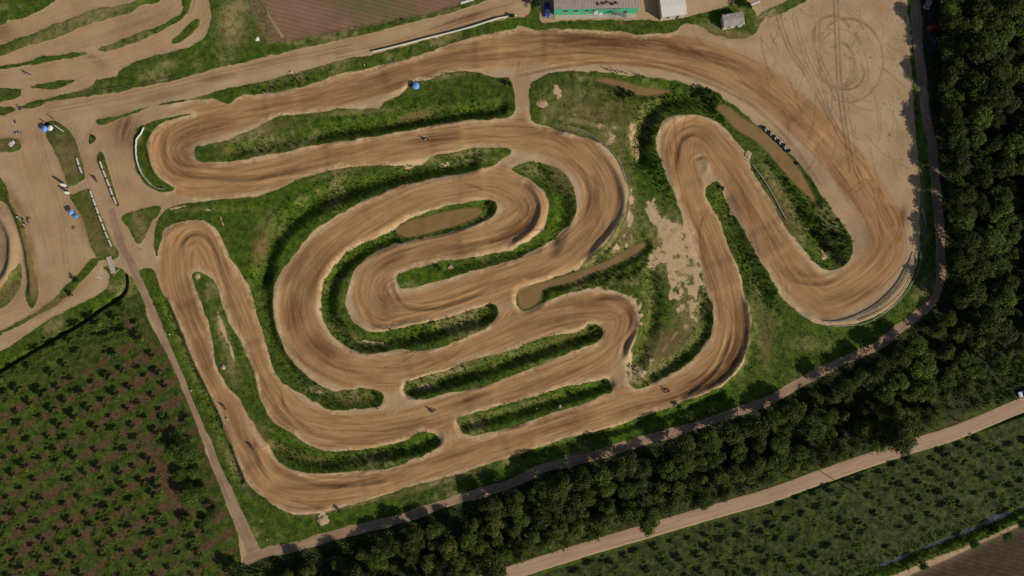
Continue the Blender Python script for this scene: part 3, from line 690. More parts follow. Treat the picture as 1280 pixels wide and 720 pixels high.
SHEET_LABEL = {'ground': 'pale dry sand around the track', 'race_track': 'winding brown dirt race track with wheel furrows', 'grass_verge': 'green banks and ditches between the track loops', 'dirt_path': 'narrow earth path around the track', 'gravel_road': 'straight pale gravel road', 'woodland_floor': 'dark floor of the wood', 'orchard_floor': 'weeds and brown soil of the orchards', 'ploughed_field': 'brown ploughed field', 'access_road': 'sandy access roads and paddock lanes'}
vid_all = np.zeros(NX * NY, np.int32)
for r, nm in enumerate(NAMES):
    q = QUADS[FR == r]
    if not len(q):
        continue
    used = np.unique(q)
    vid_all[used] = np.arange(len(used))
    me = raw_mesh(nm, VCO[used], vid_all[q], 4)
    me.polygons.foreach_set('use_smooth', np.ones(len(q), bool))
    fattr(me, 'A1', 'FLOAT_COLOR', A1[used]); fattr(me, 'A2', 'FLOAT_COLOR', A2[used])
    fattr(me, 'A3', 'FLOAT_COLOR', A3[used]); fattr(me, 'A4', 'FLOAT_COLOR', A4[used]); fattr(me, 'SUV', 'FLOAT_VECTOR', SUV[used])
    me.materials.append(GROUND)
    o = bpy.data.objects.new(nm, me); COL.objects.link(o); struct(o, 'structure', SHEET_LABEL[nm])

# open country beyond the survey, out to the horizon
fm = NT('open_country')
P = fm.pos(); a = fm.noise(P, .012, 4); b = fm.noise(P, .25, 5)
c = fm.mix(fm.ramp(a, .42, .58), fm.mix(b, (.03, .05, .012), (.07, .09, .02)), fm.mix(b, (.16, .10, .06), (.10, .09, .03)))
fm.put(fm.b.inputs['Base Color'], c)
bm = bmesh.new(); B = 4000
xs = [-B, -900, X0 + 1, X1 - 1, 900, B]; ys = [-B, -900, Y0 + 1, Y1 - 1, 900, B]
vs = [[bm.verts.new((x, y, -.06)) for x in xs] for y in ys]
for j in range(5):
    for i in range(5):
        if not (i == 2 and j == 2):
            bm.faces.new((vs[j][i], vs[j][i + 1], vs[j + 1][i + 1], vs[j + 1][i]))
me = bpy.data.meshes.new('countryside'); bm.to_mesh(me); bm.free(); me.materials.append(fm.m)
o = bpy.data.objects.new('countryside', me); COL.objects.link(o); struct(o, 'structure', 'fields and scrub beyond the track')


# water
def water_mat(name, a, b, rough):
    s = NT(name); P = s.pos()
    s.put(s.b.inputs['Base Color'], s.mix(s.ramp(s.noise(P, .3, 3), .35, .65), a, b))
    s.b.inputs['Roughness'].default_value = rough; s.b.inputs['Specular IOR Level'].default_value = .5
    s.bump(s.noise(P, 3.0, 2), .03, .02)
    return s.m


POND = water_mat('silty_water', (.225, .140, .052), (.19, .115, .040), .12)
STRM = water_mat('slate_water', (.036, .044, .058), (.055, .064, .082), .12)


def flat(name, P, z, mat):
    bm = bmesh.new()
    ed = []
    vs = [bm.verts.new((x, y, z)) for x, y in P]
    f = bm.faces.new(vs)
    bmesh.ops.recalc_face_normals(bm, faces=[f])
    if f.normal.z < 0:
        f.normal_flip()
    bmesh.ops.triangulate(bm, faces=bm.faces[:])
    me = bpy.data.meshes.new(name); bm.to_mesh(me); bm.free(); me.materials.append(mat)
    o = bpy.data.objects.new(name, me); COL.objects.link(o)
    return o


def grow(P, d):
    n = len(P); A = .5 * np.sum(P[:, 0] * np.roll(P[:, 1], -1) - np.roll(P[:, 0], -1) * P[:, 1])
    T = np.roll(P, -1, 0) - np.roll(P, 1, 0); T /= np.linalg.norm(T, axis=1)[:, None] + 1e-9
    Nn = np.stack([T[:, 1], -T[:, 0]], 1) * (1 if A > 0 else -1)
    return P + Nn * d


for nm, pts in PONDS.items():
    o = flat('pond_water', grow(spline(PW(pts), True, 3), .25), -.80, POND)
    struct(o, 'structure', {'spiral_pond': 'brown pond inside the spiral of the track', 'long_pond': 'long narrow brown pond beside the outer bend', 'south_pond': 'brown pond with a square end below the spiral', 'north_pond': 'shallow brown strip of water under the top straight'}[nm])
Pm = spline(PW(STREAM), False, 4)
T = np.gradient(Pm, axis=0); T /= np.linalg.norm(T, axis=1)[:, None]
Nn = np.stack([-T[:, 1], T[:, 0]], 1)
o = flat('stream_water', np.concatenate([Pm + Nn * 1.5, (Pm - Nn * 1.5)[::-1]]), -1.05, STRM); struct(o, 'structure', 'slate coloured stream between the orchard and the brown field')


# ------------------------------------------------------------------ vegetation
def leaf_material(name, dark, light, dryc=None, spread=.35):
    s = NT(name)
    t = s.attr('tint').outputs['Fac']
    c = s.mix(t, dark, light)
    if dryc:
        c = s.mix(s.attr('dryness').outputs['Fac'], c, dryc)
    r = s.rand()
    c = s.mix(s.math('MULTIPLY', r, spread), c, s.mix(1.0, c, (.45, .50, .6), 'MULTIPLY'))
    s.put(s.b.inputs['Base Color'], c)
    s.b.inputs['Roughness'].default_value = .7
    tl = s.t.nodes.new('ShaderNodeBsdfTranslucent'); s.put(tl.inputs[0], c)
    mx = s.t.nodes.new('ShaderNodeMixShader'); mx.inputs[0].default_value = .45
    s.t.links.new(s.b.outputs[0], mx.inputs[1]); s.t.links.new(tl.outputs[0], mx.inputs[2]); s.t.links.new(mx.outputs[0], s.out.inputs[0])
    return s.m


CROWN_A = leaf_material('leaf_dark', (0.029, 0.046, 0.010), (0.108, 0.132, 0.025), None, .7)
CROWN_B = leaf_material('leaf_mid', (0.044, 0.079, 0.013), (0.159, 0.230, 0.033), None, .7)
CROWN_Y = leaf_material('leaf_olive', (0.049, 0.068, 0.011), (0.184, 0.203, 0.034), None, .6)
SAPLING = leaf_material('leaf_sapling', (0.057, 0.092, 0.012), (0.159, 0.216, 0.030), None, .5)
TUFT = leaf_material('tuft', (.020, .038, .004), (.070, .102, .009), (.33, .25, .11), 0)
REED = leaf_material('reed', (.012, .030, .004), (.040, .080, .008), (.16, .13, .05), 0)
BRUSH = leaf_material('undergrowth', (0.027, 0.051, 0.010), (0.101, 0.145, 0.025), (.12, .075, .04), 0)
SHRUB = leaf_material('shrub', (0.013, 0.029, 0.007), (0.052, 0.088, 0.016), None, .3)


def quads_from(C, N, size, rng, asp=.62, spin=True):
    """leaf-sized faces at points C, turned towards N"""
    n = len(C)
    N = N / (np.linalg.norm(N, axis=1)[:, None] + 1e-9)
    r = rng.normal(size=(n, 3)); A = np.cross(N, r); A /= np.linalg.norm(A, axis=1)[:, None] + 1e-9
    Bv = np.cross(N, A)
    a = A * size[:, None] * .5; b = Bv * size[:, None] * .5 * asp
    V4 = np.stack([C - a * .3 - b, C + a, C - a * .3 + b, C - a], 1)
    return V4.reshape(-1, 3), np.arange(n * 4, dtype=np.int32).reshape(n, 4)


def crown_mesh(name, seed, rad, hgt, nleaf, nblob, mat, leaf=(.28, .5), base=.25, flat_=1.0):
    rng = np.random.default_rng(seed)
    cs = []; rr = []
    for i in range(nblob):
        a = rng.uniform(0, 6.283); t = rng.uniform(0, 1) ** .6
        z = rng.uniform(.1, 1) ** .8
        env = math.sqrt(max(0, 1 - (1.45 * (z - .42)) ** 2)) if z > .42 else (.55 + .45 * z / .42)
        d = rad * .72 * t * env * rng.uniform(.8, 1.12)
        cs.append((math.cos(a) * d, math.sin(a) * d, hgt * (base + (1 - base) * (.12 + .76 * z))))
        rr.append(rad * rng.uniform(.20, .40))
    cs = np.array(cs); rr = np.array(rr)
    pick = rng.choice(nblob, nleaf, p=rr ** 2 / np.sum(rr ** 2))
    D = rng.normal(size=(nleaf, 3)); D /= np.linalg.norm(D, axis=1)[:, None]
    D[:, 2] = np.where(D[:, 2] < -.25, -D[:, 2], D[:, 2])
    q = rng.uniform(.55, 1.08, nleaf)
    C = cs[pick] + D * (rr[pick] * q)[:, None] * np.array([1, 1, .8])
    Nn = D * .8 + rng.normal(size=(nleaf, 3)) * .55 + np.array([0, 0, .45])
    V4, F = quads_from(C, Nn, rng.uniform(leaf[0], leaf[1], nleaf), rng)
    me = raw_mesh(name, V4, F, 4)
    bt = rng.uniform(.0, .75, nblob)
    tint = np.clip(bt[pick] + .35 * (q - .75) / .3 * .5 + rng.normal(0, .13, nleaf) + .25 * (C[:, 2] / hgt - .55), 0, 1)  # leaves tinted lighter towards the crown top, sunlight painted into the colour
    fattr(me, 'tint', 'FLOAT', tint, 'FACE')
    me.materials.append(mat)
    return me


def tube_bm(bm, P, R, n=7, cap=True):
    rings = []
    P = [Vector(p) for p in P]
    for i, p in enumerate(P):
        d = (P[min(i + 1, len(P) - 1)] - P[max(i - 1, 0)]).normalized()
        u = d.orthogonal().normalized(); v = d.cross(u)
        r = R[i] if hasattr(R, '__len__') else R
        rings.append([bm.verts.new(p + (u * math.cos(2 * math.pi * k / n) + v * math.sin(2 * math.pi * k / n)) * r) for k in range(n)])
    for i in range(len(P) - 1):
        if i and False:
            pass
        # keep the rings from twisting
        a, b = rings[i], rings[i + 1]
        o = min(range(n), key=lambda s_: sum((a[k].co - b[(k + s_) % n].co).length for k in range(n)))
        b = b[o:] + b[:o]; rings[i + 1] = b
        for k in range(n):
            bm.faces.new((a[k], a[(k + 1) % n], b[(k + 1) % n], b[k]))
    if cap:
        bm.faces.new(rings[0][::-1]); bm.faces.new(rings[-1])


def to_obj(name, bm, mat, parent=None, smooth=False):
    me = bpy.data.meshes.new(name)
    bmesh.ops.recalc_face_normals(bm, faces=bm.faces[:])
    bm.to_mesh(me); bm.free()
    for m in (mat if isinstance(mat, (list, tuple)) else [mat]):
        me.materials.append(m)
    if smooth:
        me.polygons.foreach_set('use_smooth', np.ones(len(me.polygons), bool))
    o = bpy.data.objects.new(name, me); COL.objects.link(o)
    if parent:
        o.parent = parent
    return o


def plain(name, colr, rough=.7, metal=0.0, var=.25, scale=6.0, spec=.3):
    s = NT(name); P = s.obj(); n = s.noise(P, scale, 4)
    c = s.mix(s.math('MULTIPLY', s.ramp(n, .35, .7), var * 2), colr, tuple(x * .6 for x in colr))
    s.put(s.b.inputs['Base Color'], c); s.b.inputs['Roughness'].default_value = rough; s.b.inputs['Metallic'].default_value = metal
    s.b.inputs['Specular IOR Level'].default_value = spec
    return s.m


BARK = plain('bark', (.075, .055, .038), .9)


def trunk_mesh(seed, hgt, r):
    rng = random.Random(seed); bm = bmesh.new()
    P = [(0, 0, -.3)]; R_ = [r * 1.25]
    for i in range(1, 6):
        t = i / 5; P.append((rng.uniform(-.12, .12) * i, rng.uniform(-.12, .12) * i, hgt * .8 * t)); R_.append(r * (1 - .75 * t))
    tube_bm(bm, P, R_, 8)
    for k in range(6):
        i = rng.choice([2, 3, 3, 4]); a = rng.uniform(0, 6.28); L = hgt * rng.uniform(.22, .36); b = Vector(P[i])
        tube_bm(bm, [b, b + Vector((math.cos(a) * L * .5, math.sin(a) * L * .5, L * .35)), b + Vector((math.cos(a) * L, math.sin(a) * L, L * .75))], [R_[i] * .7, R_[i] * .45, R_[i] * .15], 6)
    me = bpy.data.meshes.new('trunk'); bm.to_mesh(me); bm.free(); me.materials.append(BARK)
    me.polygons.foreach_set('use_smooth', np.ones(len(me.polygons), bool))
    return me


def empty(name, loc, rz=0.0, label=None, cat=None, group=None, sc=1.0):
    o = bpy.data.objects.new(name, None); COL.objects.link(o); o.location = loc; o.rotation_euler = (0, 0, rz); o.scale = (sc,) * 3 if not isinstance(sc, tuple) else sc
    o.empty_display_size = .3
    if label: o['label'] = label
    if cat: o['category'] = cat
    if group: o['group'] = group
    return o


def child(name, me, parent):
    o = bpy.data.objects.new(name, me); COL.objects.link(o); o.parent = parent
    return o


KINDS = {}
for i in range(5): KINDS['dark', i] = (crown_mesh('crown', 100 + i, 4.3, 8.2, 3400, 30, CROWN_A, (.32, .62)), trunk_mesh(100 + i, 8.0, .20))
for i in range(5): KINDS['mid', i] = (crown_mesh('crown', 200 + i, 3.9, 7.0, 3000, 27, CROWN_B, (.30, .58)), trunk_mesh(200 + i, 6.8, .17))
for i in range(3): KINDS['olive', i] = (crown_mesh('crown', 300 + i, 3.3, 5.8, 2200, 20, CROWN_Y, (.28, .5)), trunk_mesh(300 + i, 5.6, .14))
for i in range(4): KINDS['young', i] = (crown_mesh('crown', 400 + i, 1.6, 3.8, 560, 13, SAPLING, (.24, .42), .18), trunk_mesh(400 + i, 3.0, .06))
for i in range(4): KINDS['bush', i] = (crown_mesh('crown', 500 + i, 1.3, 2.2, 520, 13, SHRUB, (.2, .36), .05), trunk_mesh(500 + i, 1.6, .05))


def plant(kind, v, x, y, name, label, cat, group=None, sc=1.0, rz=None):
    cm, tm = KINDS[kind, v]
    o = empty(name, (x, y, zat(x, y) if (X0 < x < X1 and Y0 < y < Y1) else -.06), random.uniform(0, 6.28) if rz is None else rz, label, cat, group, sc)
    child('crown', cm, o); child('trunk', tm, o)
    return o


def in_poly(px, py, P):
    c = False; n = len(P)
    for i in range(n):
        a, b = P[i], P[(i + 1) % n]
        if (a[1] > py) != (b[1] > py) and px < (b[0] - a[0]) * (py - a[1]) / (b[1] - a[1]) + a[0]:
            c = not c
    return c


def scatter(poly, box, dmin, tries, rng, ok=lambda x, y: True, first=()):
    pts = list(first); grid = {}
    for x, y in pts:
        grid.setdefault((int(x // dmin), int(y // dmin)), []).append((x, y))
    for _ in range(tries):
        x = rng.uniform(box[0], box[2]); y = rng.uniform(box[1], box[3])
        if not in_poly(x, y, poly) or not ok(x, y):
            continue
        k = (int(x // dmin), int(y // dmin))
        if any(math.hypot(x - q[0], y - q[1]) < dmin for i in (-1, 0, 1) for j in (-1, 0, 1) for q in grid.get((k[0] + i, k[1] + j), ())):
            continue
        grid.setdefault(k, []).append((x, y)); pts.append((x, y))
    return pts


# the wood: to the east and along the gravel road
WOOD = [(1174,-70),(1177,20),(1180,110),(1186,200),(1191,300),(1191,375),(1158,420),(1102,452),(1043,487),(993,509),(935,533),(875,553),(797,578),(717,601),(638,628),(573,654),(518,673),(468,688),(418,700),(365,708),(345,760),(480,775),(580,722),(620,700),(680,677),(760,652),(850,627),(930,602),(1000,578),(1070,556),(1120,540),(1160,515),(1190,490),(1225,462),(1345,410),(1345,-70)]
rw = random.Random(5)
clear = lambda x, y: not (470 < x < 585 and 640 < y < 690 and rw.random() < .75)
edge_row = []
for i in range(24):
    y = -30 + i * 17.5 + rw.uniform(-4, 4); edge_row.append((1171 + .052 * max(y, 0) + rw.uniform(-1, 5), y))
row = spline(np.array([(1158, 414), (1102, 446), (1043, 479), (993, 502), (935, 526), (875, 546), (797, 571), (717, 594), (638, 621), (573, 646), (518, 664), (468, 680)], float), False, 12)
last = np.array([2000., 0])
for q_ in row:
    lit = any(a < q_[0] < b for a, b in ((545, 612), (780, 838), (985, 1022), (1135, 1200)))
    if not lit and np.hypot(*(q_ - last)) > 21 + rw.uniform(0, 8):
        last = q_; edge_row.append((float(q_[0] + rw.uniform(-2, 2)), float(q_[1] + rw.uniform(-1, 4))))
n_edge = len(edge_row)
wood_pts = scatter(WOOD, (330, -60, 1345, 760), 19.0, 26000, rw, clear, edge_row)
WOOD_LABEL = {'dark': 'dense dark green tree in the wood around the track', 'mid': 'mid green bushy tree in the wood around the track', 'olive': 'small olive green tree in the wood around the track'}
print('WOODN', len(wood_pts), sum(1 for p in wood_pts if p[0]<1300 and p[1]>-10 and p[1]<730))
for i_, (px, py) in enumerate(wood_pts):
    east = px > 1190 and py < 430
    kind = rw.choices(['dark', 'mid', 'olive'], [.55, .33, .12] if east else [.25, .45, .30])[0]
    v = rw.randrange(5 if kind != 'olive' else 3)
    x, y = W(px, py)
    sc = rw.uniform(.66, 1.26) * (1.16 if east else 1)
    if i_ < n_edge:
        kind = 'dark' if i_ % 3 else 'mid'; v = rw.randrange(5); sc = rw.uniform(.95, 1.2)
    plant(kind, v, x, y, 'broadleaf_tree', WOOD_LABEL[kind], 'tree', 'trees of the dark wood' if kind == 'dark' else 'green trees of the wood' if kind == 'mid' else 'olive trees of the wood', (sc, sc, sc * rw.uniform(.85, 1.12)))
scrub_pts = [c for c in scatter(WOOD, (360, 440, 1290, 740), 17.0, 9000, random.Random(21)) if min(math.hypot(c[0] - t[0], c[1] - t[1]) for t in wood_pts) > 11][:85]
for (px, py) in scrub_pts:
    sc = rw.uniform(.5, .85)
    plant('olive', rw.randrange(3), *W(px, py), 'scrub_tree', 'low light green scrub tree between the taller trees along the gravel road', 'tree', 'low scrub trees of the wood', (sc * 1.15, sc * 1.15, sc * .8))
plant('dark', 1, *W(1106, 540), 'broadleaf_tree', 'big dark tree whose crown overhangs the gravel road', 'tree', None, 1.45)
plant('mid', 2, *W(806, 652), 'broadleaf_tree', 'green tree standing closest to the lower edge of the gravel road bend', 'tree', None, .9)
plant('mid', 0, *W(234, 563), 'broadleaf_tree', 'round bright green tree in the orchard beside the earth path', 'tree', None, (1.35, 1.35, .8))
plant('mid', 3, *W(245, 618), 'broadleaf_tree', 'broad dark green tree south of the round tree by the path', 'tree', None, (1.2, 1.2, .75))
plant('dark', 2, *W(272, 635), 'broadleaf_tree', 'small dark tree nearest the fork of the earth path', 'tree', None, .62)
plant('dark', 3, *W(305, 716), 'broadleaf_tree', 'dark tree at the bottom edge below the path corner', 'tree', None, .75)
plant('dark', 4, *W(1072, 738), 'broadleaf_tree', 'dark tree on the stream bank at the bottom edge', 'tree', None, .6)
for (px, py, sc, lb) in [(1252, 668, .55, 'dark round bush above the stream near the right edge'), (1212, 676, .5, 'dark bush between the two pools of the stream'), (1150, 704, .45, 'low dark bush on the lower bank of the stream'), (1272, 650, .6, 'bush at the right edge beside the stream')]:
    plant('mid', 1, *W(px, py), 'stream_bush', lb, 'bush', None, sc)

for (px, py, sc, lb) in [(222, 545, .6, 'small shrubby tree above the round tree by the earth path'), (248, 590, .65, 'shrubby tree right of the round tree beside the earth path'), (228, 592, .6, 'low shrubby tree between the round and the broad tree'), (258, 612, .55, 'low shrub tree close to the earth path below the round tree'), (262, 652, .5, 'lowest shrub tree of the thicket beside the path'), (238, 650, .6, 'shrub tree at the lower left of the thicket'), (212, 525, .5, 'small shrub tree at the upper left end of the thicket'), (238, 528, .5, 'small shrub tree at the upper right end of the thicket')]:
    plant('mid', random.randrange(5), *W(px, py), 'broadleaf_tree', lb, 'tree', None, (sc * 1.1, sc * 1.1, sc * .7))
# orchards
ro = random.Random(9); young = []
for i in range(-20, 22):
    for j in range(-4, 26):
        px = 146 + i * 17.5 + j * 10.0 + ro.gauss(0, 2); py = 397 - i * 10.1 + j * 19.6 + ro.gauss(0, 2)
        if in_poly(px, py, ORCH_W) and -30 < px < 292 and py < 745 and not (px > 176 + (py - 372) * .33) and ro.random() < .9:
            if any(abs(px - q[0]) < q[2] and abs(py - q[1]) < q[3] for q in [(234, 563, 30, 40), (245, 618, 26, 40)]):
                continue
            young.append((px, py, 'west'))
for i in range(-4, 42):
    for j in range(0, 6):
        px = 640 + i * 20.0 + j * 7.0 + ro.gauss(0, 2); py = 727 - i * 6.67 + j * 22 + ro.gauss(0, 2)
        if in_poly(px, py, ORCH_E) and 575 < px < 1310 and py < 745 and ro.random() < .9:
            x, y = W(px, py)
            if at(d_gr, x, y) < 3.6 or at(d_stream, x, y) < 3.0:
                continue
            young.append((px, py, 'east'))
print('YOUNGVIEW', sum(1 for y in young if 0<y[0]<1280 and y[1]<720)); print('YOUNGN', len(young), len([1 for y in young if y[2]=='west']))
for (px, py, w) in young:
    sc = ro.uniform(.6, 1.1)
    if w == 'west' and py < 470 - .5 * px + 60:
        sc *= 1.3
    plant('young', ro.randrange(4), *W(px, py), 'orchard_tree', 'young orchard tree in the rows on the left below the ditch' if w == 'west' else 'young orchard tree in the rows between the gravel road and the stream', 'tree', 'young trees of the left orchard' if w == 'west' else 'young trees of the lower right orchard', (sc * 1.4, sc * .95, sc * ro.uniform(.85, 1.1)), .52 if w == 'west' else .32)


# ground cover: merged tufts
def cover(name, label, X, Y, hgt, wid, blades, mat, tint, dryness, seed, lean=.5):
    rng = np.random.default_rng(seed); n = len(X)
    zi = at(Z, X, Y)
    base = np.stack([X, Y, zi], 1)
    base = np.repeat(base, blades, 0); H = np.repeat(hgt, blades) * rng.uniform(.6, 1.1, n * blades); Wd = np.repeat(wid, blades)
    a = rng.uniform(0, 6.283, n * blades)
    off = rng.normal(size=(n * blades, 2)) * (Wd * .9)[:, None]
    base[:, :2] += off
    d = np.stack([np.cos(a), np.sin(a)], 1)
    p = np.stack([-np.sin(a), np.cos(a)], 1)
    tip = base.copy(); ln = lean * rng.uniform(.3, 1.4, n * blades) * H
    tip[:, :2] += d * ln[:, None]; tip[:, 2] += H
    b0 = base.copy(); b1 = base.copy(); b0[:, :2] -= p * (Wd * .5)[:, None]; b1[:, :2] += p * (Wd * .5)[:, None]
    b0[:, 2] -= .05; b1[:, 2] -= .05
    m0 = (b0 * .45 + tip * .55); m0[:, 2] += .12 * H; m1 = (b1 * .45 + tip * .55); m1[:, 2] += .12 * H
    V4 = np.stack([b0, b1, (m1 + tip) / 2, (m0 + tip) / 2], 1).reshape(-1, 3)
    me = raw_mesh(name, V4, np.arange(len(V4), dtype=np.int32).reshape(-1, 4), 4)
    fattr(me, 'tint', 'FLOAT', np.clip(np.repeat(tint, blades) + rng.normal(0, .15, n * blades), 0, 1), 'FACE')
    fattr(me, 'dryness', 'FLOAT', np.clip(np.repeat(dryness, blades), 0, 1), 'FACE')
    me.materials.append(mat)
    o = bpy.data.objects.new(name, me); COL.objects.link(o); o['kind'] = 'stuff'; o['label'] = label
    return o


VX0, VX1, VY0, VY1 = -166, 166, -96, 96


def sample(n, prob, seed):
    rng = np.random.default_rng(seed)
    X = rng.uniform(VX0, VX1, n); Y = rng.uniform(VY0, VY1, n)
    k = rng.random(n) < at(prob, X, Y)
    return X[k], Y[k]


free = (1 - onpath) * (1 - sstep(-.4, .1, sd_gr)) * (1 - sstep(-.6, -.1, sd_pond)) * (1 - sstep(1.6, .9, d_stream + 1.5 * N_mid + .4))
for cx, cy in ((1159.5, 4.5), (1161, 21), (1166, 35), (1167, 57), (1279.5, 491), (684, 13.5)):
    free = free * sstep(2.6, 3.4, np.hypot(GX - W(cx, cy)[0], GY - W(cx, cy)[1]))
gg = (1 - bare_s) * np.clip(grass * (1 - .75 * dry) * (1 - .85 * mud), 0, 1) * free
X, Y = sample(170000, gg * .75, 51)
patch = at(N_mid, X, Y)
cover('grass', 'short green grass on the banks', X, Y, .22 + .16 * np.clip(patch + .3, 0, 1), np.full(len(X), .16), 4, TUFT, .42 + .35 * at(lush, X, Y) - .2 + .25 * patch, at(dry, X, Y) * .7, 52, .8)
# reeds and rank weeds in the ditches
dm = np.zeros((NY, NX), np.float32)
for pts, dep, hw in DITCHES[:-1]:
    dm = np.maximum(dm, min(1, dep / 1.5) * (1 - np.clip(seg_dist(spline(PW(pts), False, 5), hw * 1.4) / (hw * 1.35), 0, 1)))
rb_ = blobs([(815, 165, 16, 34, 20, 1), (826, 210, 16, 36, -12, 1), (845, 125, 34, 12, -5, 1), (885, 130, 20, 14, 20, 1), (1040, 295, 24, 40, -30, 1.0), (1000, 240, 12, 40, -35, .9), (760, 345, 50, 12, -14, .9), (775, 118, 14, 10, 0, .9), (595, 155, 40, 5, -8, .8), (940, 345, 12, 50, -30, .8), (905, 235, 5, 16, -20, .8), (880, 390, 5, 36, 5, .7), (840, 460, 40, 6, -28, .8), (1040, 385, 0.1, .1, 0, 0), (515, 80, 40, 8, -14, .8), (350, 108, 40, 8, -14, .7), (490, 570, 46, 10, -14, .8), (555, 405, 50, 12, -15, .8)])
rd = np.clip(np.maximum(dm * 1.1, rb_) * grass * (1 + .5 * N_mid) * (1 - .8 * mud), 0, 1) * free
X, Y = sample(260000, rd * .5, 53)
cover('reeds', 'tall dark weeds and reeds in the ditches', X, Y, .55 + .55 * at(rb_, X, Y) + .3 * at(N_mid, X, Y), np.full(len(X), .2), 5, REED, .45 + .5 * at(N_mid, X, Y), .25 * at(dry, X, Y), 54, .45)
# dry grass at the track edges and on the rough ground
X, Y = sample(120000, np.clip(dry, 0, 1) * grass * free * (.45 - .35 * bare_s), 55)
cover('dry_grass', 'straw coloured dry grass on the rough ground', X, Y, np.full(len(X), .25), np.full(len(X), .13), 4, TUFT, np.full(len(X), .5), .55 + .5 * at(N_fin, X, Y), 56, .8)
# undergrowth of the wood and orchards
us = np.clip(forest_m * (.55 + .4 * N_mid), 0, 1) * free * (1 - sstep(-1, .5, 2.6 - d_ps))
X, Y = sample(130000, us * .7, 57)
cover('undergrowth', 'low scrub on the floor of the wood', X, Y, 1.3 + 1.3 * at(N_mid, X, Y), np.full(len(X), .42), 6, BRUSH, .45 + .6 * at(N_mid, X, Y), np.clip(at(N_big, X, Y) - .25, 0, .6), 58, .8)
uw = np.clip(np.maximum(soil_w, soil_e) * (1 - soilc), 0, 1) * free
X, Y = sample(130000, uw * .6, 59)
cover('weeds', 'green weeds between the orchard rows', X, Y, .3 + .2 * at(N_mid, X, Y), np.full(len(X), .2), 4, TUFT, .15 + .35 * at(N_mid, X, Y), np.clip(.2 + at(N_edge, X, Y) * .5, 0, .5), 60, .8)
hw_ = np.clip(sstep(4.2, 2.5, np.abs(d_stream - .2)) * sstep(.6, 1.4, d_stream + 1.5 * N_mid + .4), 0, 1)
X, Y = sample(120000, hw_ * .9, 61)
cover('bank_reeds', 'green plants along the stream', X, Y, .7 + .4 * at(N_mid, X, Y), np.full(len(X), .25), 5, BRUSH, .6 + .5 * at(N_mid, X, Y), np.zeros(len(X)), 62, .5)
# small dark tufts on the bare sand
st = blobs([(1073, 50, 16, 26, 0, .9), (1098, 80, 12, 40, 0, .6), (1115, 95, 14, 80, 0, .6), (985, 100, 22, 26, 40, .5), (1000, 125, 20, 14, 40, .5), (1110, 165, 20, 30, 0, .4), (1085, 200, 30, 16, 0, .3), (930, 75, 18, 14, 0, .5), (960, 60, 20, 14, 0, .4), (990, 10, 40, 12, -20, .9), (170, 310, 14, 30, -20, .6), (150, 300, 16, 20, -20, .5), (125, 345, 14, 20, 0, .3)])
X, Y = sample(60000, st * (1 - grass) * (1 - track_m) * .7, 63)
cover('sand_weeds', 'sparse dark weeds dotted over the bare sand', X, Y, np.full(len(X), .2), np.full(len(X), .14), 4, REED, np.full(len(X), .5), np.full(len(X), .25), 64, .9)

# single bushes one can tell apart
for (px, py, sc, lb) in [
    (881, 119, 1.75, 'round dark bush beside the track at the head of the long pond'), (890, 128, 1.1, 'smaller bush below the round dark bush at the pond head'),
    (746, 414, 1.15, 'dark bush at the tip of the middle island'), (1045, 316, 1.7, 'large bush at the lower end of the loop by the hairpin'), (1030, 300, 1.4, 'bush beside the large bush at the hairpin loop'),
    (1052, 297, 1.2, 'bush on the right edge of the hairpin loop'), (1012, 272, 1.2, 'bush in the middle of the hairpin loop'), (788, 118, 1.2, 'bush left of the reed bed under the top straight'),
    (778, 122, .9, 'small bush beside the shallow strip of water'), (637, 107, .9, 'bush at the right end of the upper island'), (472, 495, .8, 'bush at the tip of the grass tongue in the lower left'),
    (616, 258, .85, 'bush at the end of the pond in the spiral'), (550, 336, .8, 'dark bush on the core of the spiral'), (617, 386, .9, 'bush at the lower tip of the spiral ditch'),
    (925, 6, 1.5, 'bush behind the small hut at the top'), (934, 9, 1.1, 'bush to the right of the bush behind the hut'), (98, 350, .9, 'bush in the sandy corner by the ditch'), (90, 368, .8, 'lower bush in the sandy corner by the ditch'),
    (640, 22, .8, 'bush at the end of the white fence'), (505, 26, .45, 'tiny bush at the edge of the ploughed field'), (758, 480, .8, 'bush at the right tip of the lower island'), (902, 236, .7, 'bush in the gap between the two right straights'),
    (848, 508, .8, 'bush outside the right bend beside the track'), (668, 8, 1.3, 'bush left of the parked blue truck'), (1052, 330, .9, 'bush at the very bottom of the hairpin loop'), (720, 498, .9, 'bush in the middle of the lower island'), (425, 637, .7, 'bush beside the pale heap at the bottom bend'),
    (118, 172, .5, 'small bush between the paddock lanes')]:
    plant('bush', random.randrange(4), *W(px, py), 'bush', lb, 'bush', None, sc)

# ------------------------------------------------------------------ things
WHITE = plain('white_paint', (.60, .58, .53), .55, 0, .12)
CLOTH_W = plain('white_banner', (.50, .48, .44), .8, 0, .15, 2)
BLACK = plain('black_rubber', (.018, .018, .020), .75)
STEEL = plain('grey_steel', (.30, .31, .32), .4, .6)
DARKM = plain('dark_metal', (.06, .06, .065), .5, .3)
WOODM = plain('weathered_wood', (.16, .115, .075), .85, 0, .35, 9)
CONC = plain('pale_concrete', (.40, .35, .28), .9, 0, .2, 3)
BLUE = plain('blue_cloth', (.075, .17, .62), .7, 0, .15)
SKYB = plain('light_blue_cloth', (.14, .29, .68), .7, 0, .15)
AZUR = plain('azure_cloth', (.04, .24, .62), .7, 0, .2)
GLASS = plain('dark_glass', (.015, .018, .022), .12, 0, .05, 3, .6)
RED = plain('red_paint', (.30, .022, .018), .35, 0, .1)
GREENP = plain('green_paint', (.055, .40, .22), .7, 0, .16, .8)
ROOFG = plain('grey_sheet_roof', (.30, .245, .215), .75, 0, .3, .7)
